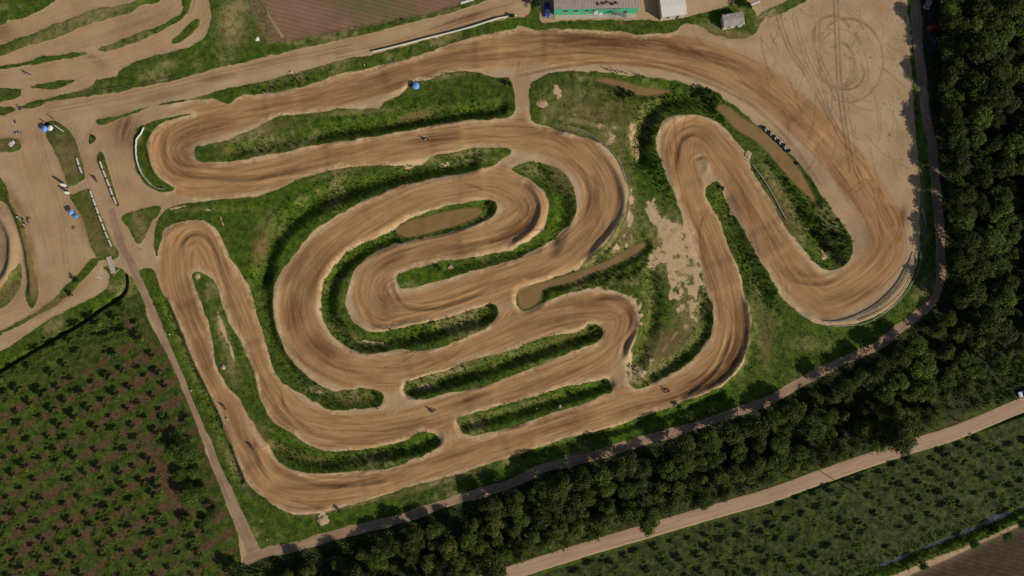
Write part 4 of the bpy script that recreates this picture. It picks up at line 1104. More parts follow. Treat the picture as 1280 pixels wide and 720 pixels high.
ROOFP = plain('weathered_tile_roof', (.35, .26, .225), .85, 0, .4, 1.6)
ROOFW = plain('whitewashed_roof', (.60, .57, .50), .8, 0, .08, .5)
FIBRO = plain('fibre_cement', (.33, .29, .25), .85, 0, .35, 1.4)
PLAST = plain('plaster', (.46, .39, .31), .85, 0, .15, 1)
SKIN = plain('skin', (.42, .25, .17), .6, 0, .08)
HAIR = plain('dark_hair', (.03, .02, .015), .7)
LAMP = plain('lamp_lens', (.55, .52, .45), .15, 0, .05, 5, .6)
TAIL = plain('red_lens', (.25, .01, .01), .2, 0, .05, 5, .6)
SANDH = plain('pale_spoil', (.40, .28, .17), .95, 0, .25, 1.5)
PIPE = plain('grey_white_pipe', (.26, .255, .23), .5, 0, .2, 1)


def bx(bm, c, s, rot=None, bev=0.0):
    r = bmesh.ops.create_cube(bm, size=1.0)
    v = r['verts']
    bmesh.ops.scale(bm, vec=s, verts=v)
    if rot is not None:
        bmesh.ops.rotate(bm, cent=(0, 0, 0), matrix=rot, verts=v)
    bmesh.ops.translate(bm, vec=c, verts=v)
    if bev:
        ed = {e for q in v for e in q.link_edges}
        bmesh.ops.bevel(bm, geom=list(ed), offset=bev, segments=2, affect='EDGES', profile=.6)


def cyl(bm, p, q, r, n=10, r2=None):
    tube_bm(bm, [p, q], [r, r if r2 is None else r2], n)


def lathe(bm, prof, n=20, axis='Z', c=(0, 0, 0)):
    rings = []
    for (r, h) in prof:
        ring_ = []
        for k in range(n):
            a = 2 * math.pi * k / n
            p = (r * math.cos(a), r * math.sin(a), h) if axis == 'Z' else (r * math.cos(a), h, r * math.sin(a))
            ring_.append(bm.verts.new((p[0] + c[0], p[1] + c[1], p[2] + c[2])))
        rings.append(ring_)
    for a, b in zip(rings, rings[1:]):
        for k in range(n):
            bm.faces.new((a[k], a[(k + 1) % n], b[(k + 1) % n], b[k]))
    return rings


def part(name, mat, parent, *fn, smooth=False):
    bm = bmesh.new()
    for f in fn:
        f(bm)
    return to_obj(name, bm, mat, parent, smooth)


def ground(px, py, dz=0.0):
    x, y = W(px, py)
    return (x, y, zat(x, y) + dz)


def skin_mesh(name, V, E, mats, root):
    """V: joint -> (co, radius); E: (joint, joint, material slot)"""
    keys = list(V); ix = {k: i for i, k in enumerate(keys)}
    me = bpy.data.meshes.new('rig'); me.from_pydata([V[k][0] for k in keys], [(ix[a], ix[b]) for a, b, _ in E], [])
    o = bpy.data.objects.new('rig', me); COL.objects.link(o)
    md = o.modifiers.new('skin', 'SKIN')
    sl = me.skin_vertices[0].data
    for i, k in enumerate(keys):
        r = V[k][1]; sl[i].radius = (r, r) if not isinstance(r, tuple) else r
        sl[i].use_root = (k == root)
    o.modifiers.new('sub', 'SUBSURF').levels = 1
    dg = bpy.context.evaluated_depsgraph_get(); dg.update()
    r = bpy.data.meshes.new_from_object(o.evaluated_get(dg)); r.name = name
    bpy.data.objects.remove(o)
    r.materials.clear()
    for m in mats:
        r.materials.append(m)
    segs = [(Vector(V[a][0]), Vector(V[b][0]), s) for a, b, s in E]
    for f in r.polygons:
        c = f.center; best = (9, 0)
        for a, b, s in segs:
            d = b - a; t = max(0, min(1, (c - a).dot(d) / max(d.length_squared, 1e-9)))
            best = min(best, ((a + d * t - c).length, s))
        f.material_index = best[1]; f.use_smooth = True
    return r


def hand(V, E, key, wrist, d, side, slot):
    """palm with five unequal bent fingers"""
    d = Vector(d).normalized(); up = Vector((0, 0, 1)) if abs(d.z) < .8 else Vector((1, 0, 0)); s = d.cross(up).normalized(); n = s.cross(d)
    w = Vector(wrist); V[key + 'palm'] = (tuple(w + d * .07), .034); E.append((key, key + 'palm', slot))
    for i, (o, L) in enumerate([(-.030, .070), (-.010, .080), (.010, .075), (.028, .058)]):
        a = w + d * .095 + s * o; b = a + d * L * .55 - n * .008; c = b + d * L * .35 - n * .03
        for t, p in (('a', a), ('b', b), ('c', c)):
            V[key + str(i) + t] = (tuple(p), .010)
        E += [(key + 'palm', key + str(i) + 'a', slot), (key + str(i) + 'a', key + str(i) + 'b', slot), (key + str(i) + 'b', key + str(i) + 'c', slot)]
    a = w + d * .05 - s * .045 * side; b = a + d * .04 - s * .018 * side - n * .01
    V[key + 'ta'] = (tuple(a), .012); V[key + 'tb'] = (tuple(b), .010)
    E += [(key + 'palm', key + 'ta', slot), (key + 'ta', key + 'tb', slot)]


def make_person(loc, rz, shirt, trousers, label, pose='stand', helmet=None, group=None):
    mats = [shirt, trousers, BLACK, SKIN]
    V = {}; E = []
    if pose == 'ride':
        pel, che, nec, hea = (-.16, 0, 1.0), (.10, 0, 1.36), (.19, 0, 1.50), (.27, 0, 1.64)
        sh, el, ha = (.10, .20, 1.42), (.30, .40, 1.22), (.50, .37, 1.09)
        hi, kn, an, to = (-.14, .12, .96), (.24, .22, .74), (-.06, .20, .40), (.14, .20, .36)
        hd = (1, 0, -.25)
    else:
        pel, che, nec, hea = (0, 0, .95), (0, 0, 1.30), (.01, 0, 1.50), (.03, 0, 1.63)
        sh, el, ha = (0, .20, 1.43), (-.03, .26, 1.14), (.08, .25, .90)
        hi, kn, an, to = (0, .10, .90), (.02, .11, .49), (-.02, .11, .08), (.16, .13, .05)
        hd = (.25, 0, -1)
    V['pel'] = (pel, (.15, .12)); V['che'] = (che, (.17, .12)); V['nec'] = (nec, .062); V['hea'] = (hea, (.085, .10)); V['top'] = ((hea[0], 0, hea[2] + .10), .075)
    V['nose'] = ((hea[0] + .115, 0, hea[2] - .005), .014)
    E += [('pel', 'che', 0), ('che', 'nec', 0), ('nec', 'hea', 3), ('hea', 'top', 3), ('hea', 'nose', 3)]
    for s, n in ((1, 'l'), (-1, 'r')):
        m = lambda p: (p[0], p[1] * s, p[2])
        V[n + 'sh'] = (m(sh), .075); V[n + 'el'] = (m(el), .048); V[n + 'wr'] = (m(ha), .034)
        V[n + 'hi'] = (m(hi), .10); V[n + 'kn'] = (m(kn), .068); V[n + 'an'] = (m(an), .050); V[n + 'to'] = (m(to), .042)
        E += [('che', n + 'sh', 0), (n + 'sh', n + 'el', 0), (n + 'el', n + 'wr', 0 if pose == 'ride' else 3),
              ('pel', n + 'hi', 1), (n + 'hi', n + 'kn', 1), (n + 'kn', n + 'an', 1 if pose != 'ride' else 2), (n + 'an', n + 'to', 2)]
        hand(V, E, n + 'wr', m(ha), hd, s, 2 if pose == 'ride' else 3)
    me = skin_mesh('person', V, E, mats, 'pel')
    o = bpy.data.objects.new('person', me); COL.objects.link(o); o.location = loc; o.rotation_euler = (0, 0, rz)
    o['label'] = label; o['category'] = 'person'
    if group: o['group'] = group
    hx, hy, hz = hea
    if pose == 'ride':
        def shell(bm):
            bmesh.ops.create_icosphere(bm, subdivisions=3, radius=.155)
            for v in bm.verts:
                v.co = Vector((hx - .01 + v.co.x * 1.12, v.co.y * .92, hz + .03 + v.co.z * (1.0 if v.co.z > 0 else .85)))
            bx(bm, (hx + .19, 0, hz + .11), (.16, .2, .02), Matrix.Rotation(-.2, 3, 'Y'), .008)
            bx(bm, (hx + .15, 0, hz - .06), (.10, .15, .09), None, .03)
        h = part('helmet', helmet, o, shell, smooth=True)
        part('visor', GLASS, h, lambda bm: bx(bm, (hx + .150, 0, hz + .03), (.035, .19, .085), None, .015))
    else:
        def cap(bm):
            bmesh.ops.create_icosphere(bm, subdivisions=2, radius=.108)
            bmesh.ops.delete(bm, geom=[v for v in bm.verts if v.co.z < -.01 or (v.co.x > .07 and v.co.z < .05)], context='VERTS')
            for v in bm.verts:
                v.co += Vector((hx - .01, 0, hz + .045))
        part('hair', HAIR if helmet is None else helmet, o, cap, smooth=True)
    return o


def wheel(parent, x, z, r, w, name='wheel', y=0.0):
    wl = empty(name, (x, y, z)); wl.parent = parent
    part('tyre', BLACK, wl, lambda bm: lathe(bm, [(r * .74, -w * .42), (r * .9, -w * .5), (r, -w * .3), (r, w * .3), (r * .9, w * .5), (r * .74, w * .42), (r * .74, -w * .42)], 22, 'Y'), smooth=True)

    def rim(bm):
        lathe(bm, [(r * .74, -w * .3), (r * .66, -w * .2), (r * .66, w * .2), (r * .74, w * .3)], 22, 'Y')
        cyl(bm, (0, -w * .5, 0), (0, w * .5, 0), r * .16)
        for k in range(8):
            a = k * math.pi / 4; cyl(bm, (r * .12 * math.cos(a), 0, r * .12 * math.sin(a)), (r * .7 * math.cos(a), 0, r * .7 * math.sin(a)), r * .03, 5)
    part('rim', STEEL, wl, rim)
    return wl


def make_bike(px, py, head, plastic, label, group=None, lean=0.0):
    o = empty('motorcycle', ground(px, py), math.radians(head), label, 'motorcycle', group)
    if lean:
        o.rotation_euler[0] = lean
    wheel(o, .73, .34, .34, .10); wheel(o, -.70, .33, .33, .13)

    def frame(bm):
        tube_bm(bm, [(.48, 0, .95), (.30, 0, .45), (-.15, 0, .33), (-.28, 0, .60), (.05, 0, .82), (.48, 0, .95)], .028, 7)
        tube_bm(bm, [(-.20, 0, .80), (-.62, 0, .84)], .022, 6)
        for s in (-1, 1):
            tube_bm(bm, [(-.25, s * .09, .45), (-.70, s * .09, .33)], .028, 6)
    part('frame', DARKM, o, frame)
    part('engine', STEEL, o, lambda bm: (bx(bm, (.05, 0, .48), (.36, .26, .26), None, .04), cyl(bm, (.10, 0, .55), (.18, 0, .78), .09, 12)))
    part('fork', STEEL, o, lambda bm: [cyl(bm, (.73, s * .10, .34), (.47, s * .10, 1.02), .028, 8) for s in (-1, 1)])
    part('handlebar', DARKM, o, lambda bm: tube_bm(bm, [(.46, -.40, 1.09), (.50, -.2, 1.10), (.50, .2, 1.10), (.46, .40, 1.09)], .016, 7))
    part('fender', plastic, o, lambda bm: [bx(bm, (.70 + k * .16, 0, .78 - .035 * abs(k - .5)), (.2, .13, .02), Matrix.Rotation(.12 * (k - .2), 3, 'Y')) for k in (-1, 0, 1)])
    part('fender', plastic, o, lambda bm: tube_bm(bm, [(-.45, 0, .86), (-.75, 0, .93), (-1.0, 0, .98)], [.07, .075, .03], 6))
    part('tank', plastic, o, lambda bm: (bx(bm, (.22, 0, .88), (.38, .20, .16), Matrix.Rotation(.15, 3, 'Y'), .05), bx(bm, (.34, .15, .76), (.26, .03, .26), Matrix.Rotation(.3, 3, 'Y'), .01), bx(bm, (.34, -.15, .76), (.26, .03, .26), Matrix.Rotation(.3, 3, 'Y'), .01)))
    part('seat', BLACK, o, lambda bm: bx(bm, (-.22, 0, .91), (.62, .16, .08), Matrix.Rotation(-.04, 3, 'Y'), .03))
    part('number_plate', WHITE, o, lambda bm: bx(bm, (.60, 0, 1.0), (.02, .2, .2), Matrix.Rotation(-.35, 3, 'Y'), .008))
    part('exhaust', STEEL, o, lambda bm: tube_bm(bm, [(.22, .05, .62), (.30, .12, .45), (-.1, .16, .5), (-.45, .15, .72), (-.72, .15, .80)], [.03, .03, .03, .05, .05], 7))
    return o


def jersey(name, c):
    return plain(name, c, .8, 0, .15, 4)


J_RED = jersey('crimson_jersey', (.12, .012, .012)); J_DARK = jersey('dark_jersey', (.035, .03, .04)); J_ORG = jersey('orange_jersey', (.42, .12, .03))
J_WHT = jersey('white_jersey', (.6, .58, .56)); J_BLU = jersey('blue_jersey', (.05, .09, .3)); J_MAR = jersey('maroon_trousers', (.09, .02, .02))
P_RED = plain('red_plastic', (.28, .03, .02), .4); P_ORG = plain('orange_plastic', (.5, .16, .03), .4); P_BLU = plain('blue_plastic', (.05, .10, .38), .4); P_WHT = plain('white_plastic', (.62, .6, .58), .4); P_BLK = plain('black_plastic', (.03, .03, .035), .4)
RIDERS = [
 (534, 175.5, 185, P_RED, J_DARK, J_MAR, WHITE, 'with a white helmet on the straight below the upper island'),
 (541.5, 513.5, 196, P_RED, J_RED, J_DARK, P_BLK, 'in dark red between the middle and the lower island'),
 (834, 489, 25, P_RED, J_RED, J_MAR, P_RED, 'in crimson entering the right bend'),
 (281.5, 509, 118, P_ORG, J_DARK, J_DARK, P_ORG, 'with an orange helmet on the left straight'),
 (315.5, 558, 122, P_BLK, J_MAR, J_DARK, P_BLK, 'in dark maroon approaching the bottom left bend'),
 (36, 93, 165, P_BLU, J_DARK, J_WHT, P_BLU, 'in white trousers on the training track at the upper left'),
 (28, 136.5, 20, P_BLK, J_DARK, J_DARK, P_BLK, 'in black where the training track meets the access road'),
 (121, 224.5, 112, P_RED, J_MAR, J_DARK, P_RED, 'in dark red between the two fences of the paddock gate'),
]
for (px, py, hd, pl, sh, tr, he, lb) in RIDERS:
    make_bike(px, py, hd, pl, 'dirt motorcycle under the rider ' + lb, 'ridden motorcycles')
    make_person(ground(px, py), math.radians(hd), sh, tr, 'rider ' + lb, 'ride', he, 'riders')
make_bike(31, 276.5, 110, P_BLK, 'black motorcycle standing by the dark bank on the left', None, .12)
make_bike(37.5, 276, 75, P_ORG, 'orange motorcycle standing to the right of the black one by the bank', None, .12)
make_bike(24, 167.5, 200, P_WHT, 'white motorcycle parked above the rough dark patch at the left edge', None, .12)
make_person(ground(33.5, 281.5), 1.0, J_WHT, J_DARK, 'person in a white shirt standing below the two parked motorcycles')
make_person(ground(26.5, 272), .3, J_WHT, J_BLU, 'person in a white shirt standing on the dark bank by the motorcycles')
make_person(ground(33, 285.5), 2.0, J_RED, J_DARK, 'person in red standing furthest down the bank by the motorcycles')
make_person(ground(57.5, 153.5), 4.5, J_MAR, J_DARK, 'person in maroon standing behind the blue parasol at the crossing')
make_person(ground(67.5, 148.5), 3.9, J_RED, J_DARK, 'person in red standing on the road above the white parasol')
make_person(ground(71, 165.5), 2.2, J_DARK, J_DARK, 'person in dark clothes under the white parasol side of the weedy island')
make_person(ground(91, 266.5), .6, J_DARK, J_MAR, 'person in dark clothes beside the blue canopy of the paddock')
make_person(ground(745, 18.6), 4.6, J_WHT, J_BLU, 'person in a white shirt in front of the green wall')


def parasol(px, py, r, h, mat, label, cat='parasol'):
    o = empty('parasol', ground(px, py), random.random(), label, cat)

    def can(bm):
        n = 8; rings = []
        for t in (0.02, .35, .7, 1.0):
            rings.append([bm.verts.new((r * t * (1 - .05 * (k % 2) * t) * math.cos(math.pi * k / n), r * t * (1 - .05 * (k % 2) * t) * math.sin(math.pi * k / n), h - .42 * t ** 1.4 - .02 * (k % 2) * t)) for k in range(2 * n)])
        for a, b in zip(rings, rings[1:]):
            for k in range(2 * n):
                bm.faces.new((a[k], a[(k + 1) % (2 * n)], b[(k + 1) % (2 * n)], b[k]))
        low = [bm.verts.new(v.co + Vector((0, 0, -.12))) for v in rings[-1]]
        for k in range(2 * n):
            bm.faces.new((rings[-1][k], rings[-1][(k + 1) % (2 * n)], low[(k + 1) % (2 * n)], low[k]))
    part('canopy', mat, o, can)
    part('pole', STEEL, o, lambda bm: cyl(bm, (0, 0, -.1), (0, 0, h + .05), .022))
    part('base', DARKM, o, lambda bm: lathe(bm, [(.01, 0), (.26, .0), (.26, .07), (.06, .12), (.01, .12)], 16))
    for k in range(8):
        a = math.pi * k / 4
        part('rib', STEEL, o, lambda bm: cyl(bm, (.03 * math.cos(a), .03 * math.sin(a), h - .06), (r * .97 * math.cos(a), r * .97 * math.sin(a), h - .47), .01, 5))
    return o


parasol(521, 109.5, 1.15, 2.1, SKYB, 'light blue parasol on the left end of the upper grass island')
parasol(60, 162.5, 1.0, 2.1, SKYB, 'light blue parasol at the top of the weedy island by the crossing')
parasol(67, 161.5, .9, 2.0, WHITE, 'white parasol beside the light blue one at the crossing')


def canopy(px, py, w, d, h, rz, mat, label):
    o = empty('pop_up_canopy', ground(px, py), rz, label, 'canopy')

    def roof(bm):
        c = [bm.verts.new((sx * w / 2, sy * d / 2, h)) for sx, sy in ((-1, -1), (1, -1), (1, 1), (-1, 1))]
        l = [bm.verts.new(v.co + Vector((0, 0, -.22))) for v in c]
        t = bm.verts.new((.05, .03, h + .55))
        for k in range(4):
            m = bm.verts.new((c[k].co + c[(k + 1) % 4].co) / 2 + Vector((0, 0, -.06)))
            bm.faces.new((c[k], m, t)); bm.faces.new((m, c[(k + 1) % 4], t)); bm.faces.new((l[k], l[(k + 1) % 4], c[(k + 1) % 4], m, c[k]))
    part('roof', mat, o, roof)
    for sx in (-1, 1):
        for sy in (-1, 1):
            part('leg', STEEL, o, lambda bm: cyl(bm, (sx * (w / 2 - .03), sy * (d / 2 - .03), -.1), (sx * (w / 2 - .03), sy * (d / 2 - .03), h), .02, 6))
    return o


canopy(93.5, 266, 1.6, 1.3, 1.9, .5, SKYB, 'blue pop-up canopy beside the weedy strip of the paddock')
canopy(98, 271, 1.3, 1.2, 1.5, -.3, AZUR, 'smaller azure canopy just below the blue one')


def sheet(px, py, w, d, mat, label, name, cat, seed):
    rng = random.Random(seed); o = empty(name, ground(px, py), rng.random() * 3, label, cat)

    def cl(bm):
        n = 9; g = [[bm.verts.new(((i / n - .5) * w * (1 + .35 * math.sin(j * 1.7 + seed)), (j / n - .5) * d * (1 + .35 * math.cos(i * 1.3)), .16 + .13 * math.sin(i * 1.9 + seed) * math.cos(j * 1.6) + rng.uniform(-.04, .04))) for i in range(n + 1)] for j in range(n + 1)]
        for j in range(n):
            for i in range(n):
                bm.faces.new((g[j][i], g[j][i + 1], g[j + 1][i + 1], g[j + 1][i]))
    part('sheet', mat, o, cl, smooth=True)
    part('rope', STEEL, o, lambda bm: tube_bm(bm, [(w * .4, d * .3, .12), (w * .7, d * .5, .05), (w, d * .55, .02)], .012, 5))


sheet(15.5, 180, 1.7, 1.2, WHITE, 'crumpled white tarpaulin on the dark rough patch at the left edge', 'tarpaulin', 'tarpaulin', 3)
sheet(19, 152, .001 + .9, .5, DARKM, 'small dark cover lying on the sand near the left edge', 'ground_cover_sheet', 'cover', 5)


def flag(px, py, h, rz, label):
    o = empty('feather_flag', ground(px, py), rz, label, 'flag')
    part('pole', DARKM, o, lambda bm: tube_bm(bm, [(0, 0, -.2), (0, 0, h * .55), (.10, 0, h * .85), (.35, 0, h), (.6, 0, h * .98)], [.03, .025, .018, .012, .01], 6))

    def sail(bm):
        L = [(0.02, h * .22), (.02, h * .55), (.12, h * .85), (.36, h * .995), (.60, h * .975)]; R_ = [(.75, h * .25), (.85, h * .5), (.86, h * .75), (.80, h * .9), (.66, h * .965)]
        a = [bm.verts.new((x, .015 + .05 * math.sin(z * 2), z)) for x, z in L]; b = [bm.verts.new((x, .015 + .09 * math.cos(z * 2.2), z)) for x, z in R_]
        for i in range(4):
            bm.faces.new((a[i], b[i], b[i + 1], a[i + 1]))
    part('sail', CLOTH_W, o, sail)
    part('foot', DARKM, o, lambda bm: lathe(bm, [(.01, 0), (.3, 0), (.3, .05), (.05, .1), (.01, .1)], 12))


flag(84.5, 234.5, 3.9, 1.1, 'upper white feather flag at the gap between the weedy islands')
flag(88.5, 244, 3.4, 1.0, 'lower white feather flag at the gap between the weedy islands')


def fence_line(pts, h, mat, label, name='banner_fence', gap=2.4, band=(.12, 1.0), thick=.05, post=.045, dash=None, pmat=None):
    """posts carrying boards or cloth; each board follows the ground"""
    P = spline(PW(pts), False, 8); d = np.r_[0, np.cumsum(np.hypot(*np.diff(P, axis=0).T))]; L = d[-1]
    n = max(1, int(round(L / gap))); q = [(float(np.interp(t, d, P[:, 0])), float(np.interp(t, d, P[:, 1]))) for t in np.linspace(0, L, n + 1)]
    o = empty(name, (q[0][0], q[0][1], zat(*q[0])), 0, label, 'fence'); b0 = Vector(o.location)
    G = [Vector((x, y, zat(x, y))) - b0 for x, y in q]
    for g in G:
        part('post', pmat or WOODM, o, lambda bm: cyl(bm, g + Vector((0, 0, -.3)), g + Vector((0, 0, h + .05)), post, 7))
    for i in range(n):
        a, b = G[i], G[i + 1]; m = (b - a)
        if dash:
            a = a + m * (1 - dash) * .5; b = a + m * dash
        nn = Vector((-m.y, m.x, 0)).normalized() * thick * .5

        def board(bm):
            k = 5; rows = []
            for s_ in (-1, 1):
                for zz in band:
                    rows.append([bm.verts.new(a.lerp(b, j / k) + nn * s_ + nn * (.8 * math.sin(j * 1.9 + i)) * (0 if thick > .07 else 1) + Vector((0, 0, h * zz - .03 * math.sin(math.pi * j / k)))) for j in range(k + 1)])
            for j in range(k):
                bm.faces.new((rows[0][j], rows[0][j + 1], rows[1][j + 1], rows[1][j])); bm.faces.new((rows[2][j], rows[2][j + 1], rows[3][j + 1], rows[3][j]))
                bm.faces.new((rows[1][j], rows[1][j + 1], rows[3][j + 1], rows[3][j])); bm.faces.new((rows[0][j], rows[0][j + 1], rows[2][j + 1], rows[2][j]))
            for j in (0, k):
                bm.faces.new((rows[0][j], rows[1][j], rows[3][j], rows[2][j]))
        part('board', mat, o, board)
    return o


fence_line([(466, 65.5), (482, 62), (510, 55), (540, 47), (575, 38.5), (605, 29.5), (623, 23.5), (646, 20)], .95, WHITE, 'long white board fence beside the access road above the top straight', gap=3.0, thick=.10)
fence_line([(181, 160), (179, 166), (172.5, 173), (171, 183), (171.5, 196), (174, 207), (180, 220), (187, 227), (194, 234), (207, 237)], .9, WHITE, 'curved white fence around the grassy bank of the upper left bend', gap=2.2, thick=.07)
fence_line([(97, 197), (100, 207), (104, 218)], .85, CLOTH_W, 'short white dashed fence on the right side of the upper weedy island', gap=2.7, thick=.17, dash=.78)
fence_line([(126, 201), (130, 213), (134.5, 224), (139, 236), (143, 247), (147, 256)], .85, CLOTH_W, 'white dashed fence along the thin grass strip between the paddock lanes', gap=2.7, thick=.17, dash=.78)
fence_line([(113.5, 238), (119, 253), (125, 269), (130, 282), (135, 295), (141, 309)], .85, CLOTH_W, 'longest white dashed fence on the right side of the lower weedy island', gap=2.85, thick=.17, dash=.80)
fence_line([(1142, 316), (1138, 328), (1131, 343), (1122, 359), (1108, 374), (1090, 387), (1065, 398), (1045, 402.5), (1028, 401.5)], .45, PIPE, 'inner pale rail fence on the berm of the lower right hairpin', 'rail_fence', 2.5, (.72, 1.0), .16)
fence_line([(1146, 316), (1144, 330), (1137, 346), (1128, 362), (1113, 378), (1094, 391), (1072, 400.5)], .45, WOODM, 'middle wooden rail fence on the berm of the lower right hairpin', 'rail_fence', 2.5, (.72, 1.0), .18)
fence_line([(1150, 314), (1149, 330), (1141, 350), (1131, 367), (1117, 382), (1098, 395.5), (1076, 405), (1040, 408)], .45, PIPE, 'outer pale rail fence on the grass edge of the lower right hairpin', 'rail_fence', 2.5, (.72, 1.0), .14)
fence_line([(709, 157.5), (722, 161.5), (736, 167), (750, 177), (762, 187), (772, 199), (779, 213), (783, 228)], .5, PIPE, 'grey tube barrier on the upper right edge of the spiral', 'tube_barrier', 2.6, (.7, 1.0), .14)
fence_line([(786, 254), (785, 266), (781, 277), (776, 286)], .5, PIPE, 'short grey tube barrier on the right edge of the spiral', 'tube_barrier', 2.6, (.7, 1.0), .14)
fence_line([(100, 116), (140, 111), (185, 103), (222, 96)], .0 + .45, WOODM, 'low wooden rail along the access road at the upper left', 'rail_fence', 4.0, (.8, 1.0), .06)
fence_line([(940, 206), (946, 214), (955, 226), (962, 238), (968, 248), (975, 262), (982, 274)], .4, PIPE, 'low pale rail between the right straight and the dry bank', 'rail_fence', 2.6, (.6, 1.0), .2)
fence_line([(1151.5, 262), (1153, 268), (1155, 276), (1156.5, 284)], .8, STEEL, 'short grey barrier in the dark grass strip by the right path', 'barrier', 2.0, (.3, 1.0), .08)

# stakes
st0 = None


def stake(px, py, h, label, group):
    global st0
    if st0 is None:
        bm = bmesh.new(); tube_bm(bm, [(0, 0, -.3), (.01, .01, .6), (.03, .0, 1.0), (.03, 0, 1.06)], [.12, .11, .10, .03], 7)
        st0 = to_obj('wooden_stake', bm, DARKM); o = st0
    else:
        o = st0.copy(); COL.objects.link(o)
    o.location = ground(px, py); o.rotation_euler = (random.uniform(-.2, .2), random.uniform(-.2, .2), random.random() * 6); o.scale = (1.2, 1.2, h)
    o['label'] = label; o['category'] = 'stake'; o['group'] = group


ty0 = {}


def tyre_stack(px, py, colr, n):
    o = empty('tyre_stack', ground(px, py), random.random() * 6, ('black' if colr is BLACK else 'pale painted') + ' tyre stack on the bank between the long pond and the outer bend', 'tyre stack', 'black tyre stacks by the long pond' if colr is BLACK else 'pale tyre stacks by the long pond')
    if colr.name not in ty0:
        bm = bmesh.new(); lathe(bm, [(.26, .03), (.34, 0), (.50, .02), (.56, .08), (.56, .18), (.50, .24), (.34, .26), (.26, .23), (.30, .13), (.26, .03)], 20)
        me = bpy.data.meshes.new('tyre'); bmesh.ops.recalc_face_normals(bm, faces=bm.faces[:]); bm.to_mesh(me); bm.free(); me.materials.append(colr)
        me.polygons.foreach_set('use_smooth', np.ones(len(me.polygons), bool)); ty0[colr.name] = me
    for k in range(n):
        c = child('tyre', ty0[colr.name], o); c.location = (random.uniform(-.05, .05), random.uniform(-.05, .05), .26 * k)


TYRE_W = plain('painted_tyre', (.46, .42, .36), .8, 0, .25)
for i, (px, py) in enumerate([(955, 159.5), (958.5, 162.5), (961.5, 165), (965, 167.5), (967.5, 170.5), (970.5, 173), (973, 176), (976.5, 178.5), (979.5, 181.5), (982.5, 184.5), (986, 188.5), (997.5, 204)]):
    tyre_stack(px, py, BLACK if i % 2 == 0 or i > 9 else TYRE_W, 3 if i % 2 == 0 else 2)
for (px, py) in [(759, 87.5), (764, 89), (769, 89.5), (772, 91), (777, 91), (783, 92.5), (794, 93), (799, 95), (803, 96), (806, 97)]:
    stake(px, py, random.uniform(.9, 1.5), 'dark wooden stake at the upper edge of the reed bed under the top straight', 'stakes under the top straight')
for (px, py) in [(491, 255 + 35), (566, 291), (563, 293), (470, 508), (473, 511)]:
    stake(px, py, 1.1, 'dark wooden stake at the edge of a ditch inside the loops', 'stakes at the ditches inside the loops')


def marker(px, py, label, h=.8):
    o = empty('marker_post', ground(px, py), random.random() * 3, label, 'marker post')
    part('post', WHITE, o, lambda bm: bx(bm, (0, 0, h / 2 - .1), (.14, .14, h + .2), None, .02))
    part('head', WHITE, o, lambda bm: bx(bm, (0, 0, h + .12), (.42, .12, .34), None, .03))


for (px, py, lb) in [(240, 488, 'white marker post beside the earth path on the left strip'), (213, 418, 'white marker post at the bend of the earth path'), (335, 674, 'white marker post by the lower left corner of the path'), (496, 637, 'white marker post on the bottom grass strip'),
                     (575, 530, 'white marker post at the left tip of the lower island'), (671, 511, 'white marker post inside the lower island'), (456, 82, 'white marker post in the grass strip left of the fence'), (539, 58, 'white marker post in the grass strip below the white fence'),
                     (365, 91, 'white marker post on the upper grass strip near the dark field corner'), (331, 117, 'white marker post at the edge of the top straight on the left'), (560, 632, 'white marker post beside the lower path'), (285, 524, 'white marker post left of the lower left straight')]:
    marker(px, py, lb, .45)

# pale lumps of spoil and rocks
def heap(px, py, r, h, label, mat=SANDH, name='spoil_heap', cat='heap'):
    rng = random.Random(int(px)); o = empty(name, ground(px, py), rng.random() * 6, label, cat)

    def f(bm):
        bmesh.ops.create_icosphere(bm, subdivisions=4, radius=1)
        for v in bm.verts:
            c = v.co.copy(); k = 1 + .22 * math.sin(c.x * 3.1 + px) * math.cos(c.y * 2.7) + .08 * math.sin(c.x * 9) * math.sin(c.y * 8 + c.z * 7)
            v.co = Vector((c.x * r * k, c.y * r * k * .8, max(c.z, -.3) * h * k))
    part('mound', mat, o, f, smooth=True)
    part('clod', mat, o, lambda bm: [bmesh.ops.create_icosphere(bm, subdivisions=1, radius=.12 * (1 + rng.random()), matrix=Matrix.Translation((r * .9 * math.cos(a), r * .9 * math.sin(a), .05))) for a in (.4, 1.7, 2.9, 4.2, 5.1)])


heap(404, 650, 2.0, .4, 'pale heap of soil on the grass at the bottom of the lower left bend')
heap(279, 459, .9, .6, 'pale rock on the strip between the two left straights')
heap(678, 130, 1.3, .25, 'pale soil mound in the grass right of the link between the straights')
heap(247, 345, 1.0, .3, 'pale lump at the top of the strip inside the left hairpin')
heap(935, 193, 1.2, .3, 'pale lump of soil beside the right straight near the pond')
heap(563, 334, .8, .3, 'pale pile of stones on the core of the spiral')
heap(700, 508, .0 + .6, .4, 'pale slab of soil in the lower island')
heap(322, 49, .7, .5, 'white stone in the dark corner of the ploughed field', WHITE)
heap(92, 285, .5, .3, 'small brown mound on the sand below the blue canopies', plain('brown_soil', (.16, .09, .05), .95))

# concrete slab bridge over the ditch
o = empty('slab_bridge', ground(139.5, 331, .0), math.radians(-72), 'pale concrete slab bridge at the head of the ditch', 'bridge')
o.location.z = .12
part('deck', CONC, o, lambda bm: bx(bm, (0, 0, 0), (5.4, 1.5, .3), None, .03))
for s_ in (-1, 1):
    part('kerb', CONC, o, lambda bm: bx(bm, (0, s_ * .68, .22), (5.3, .16, .16), None, .02))
part('headwall', CONC, o, lambda bm: bx(bm, (2.62, .9, -.1), (.2, 2.4, .5), Matrix.Rotation(.5, 3, 'Z'), .02))

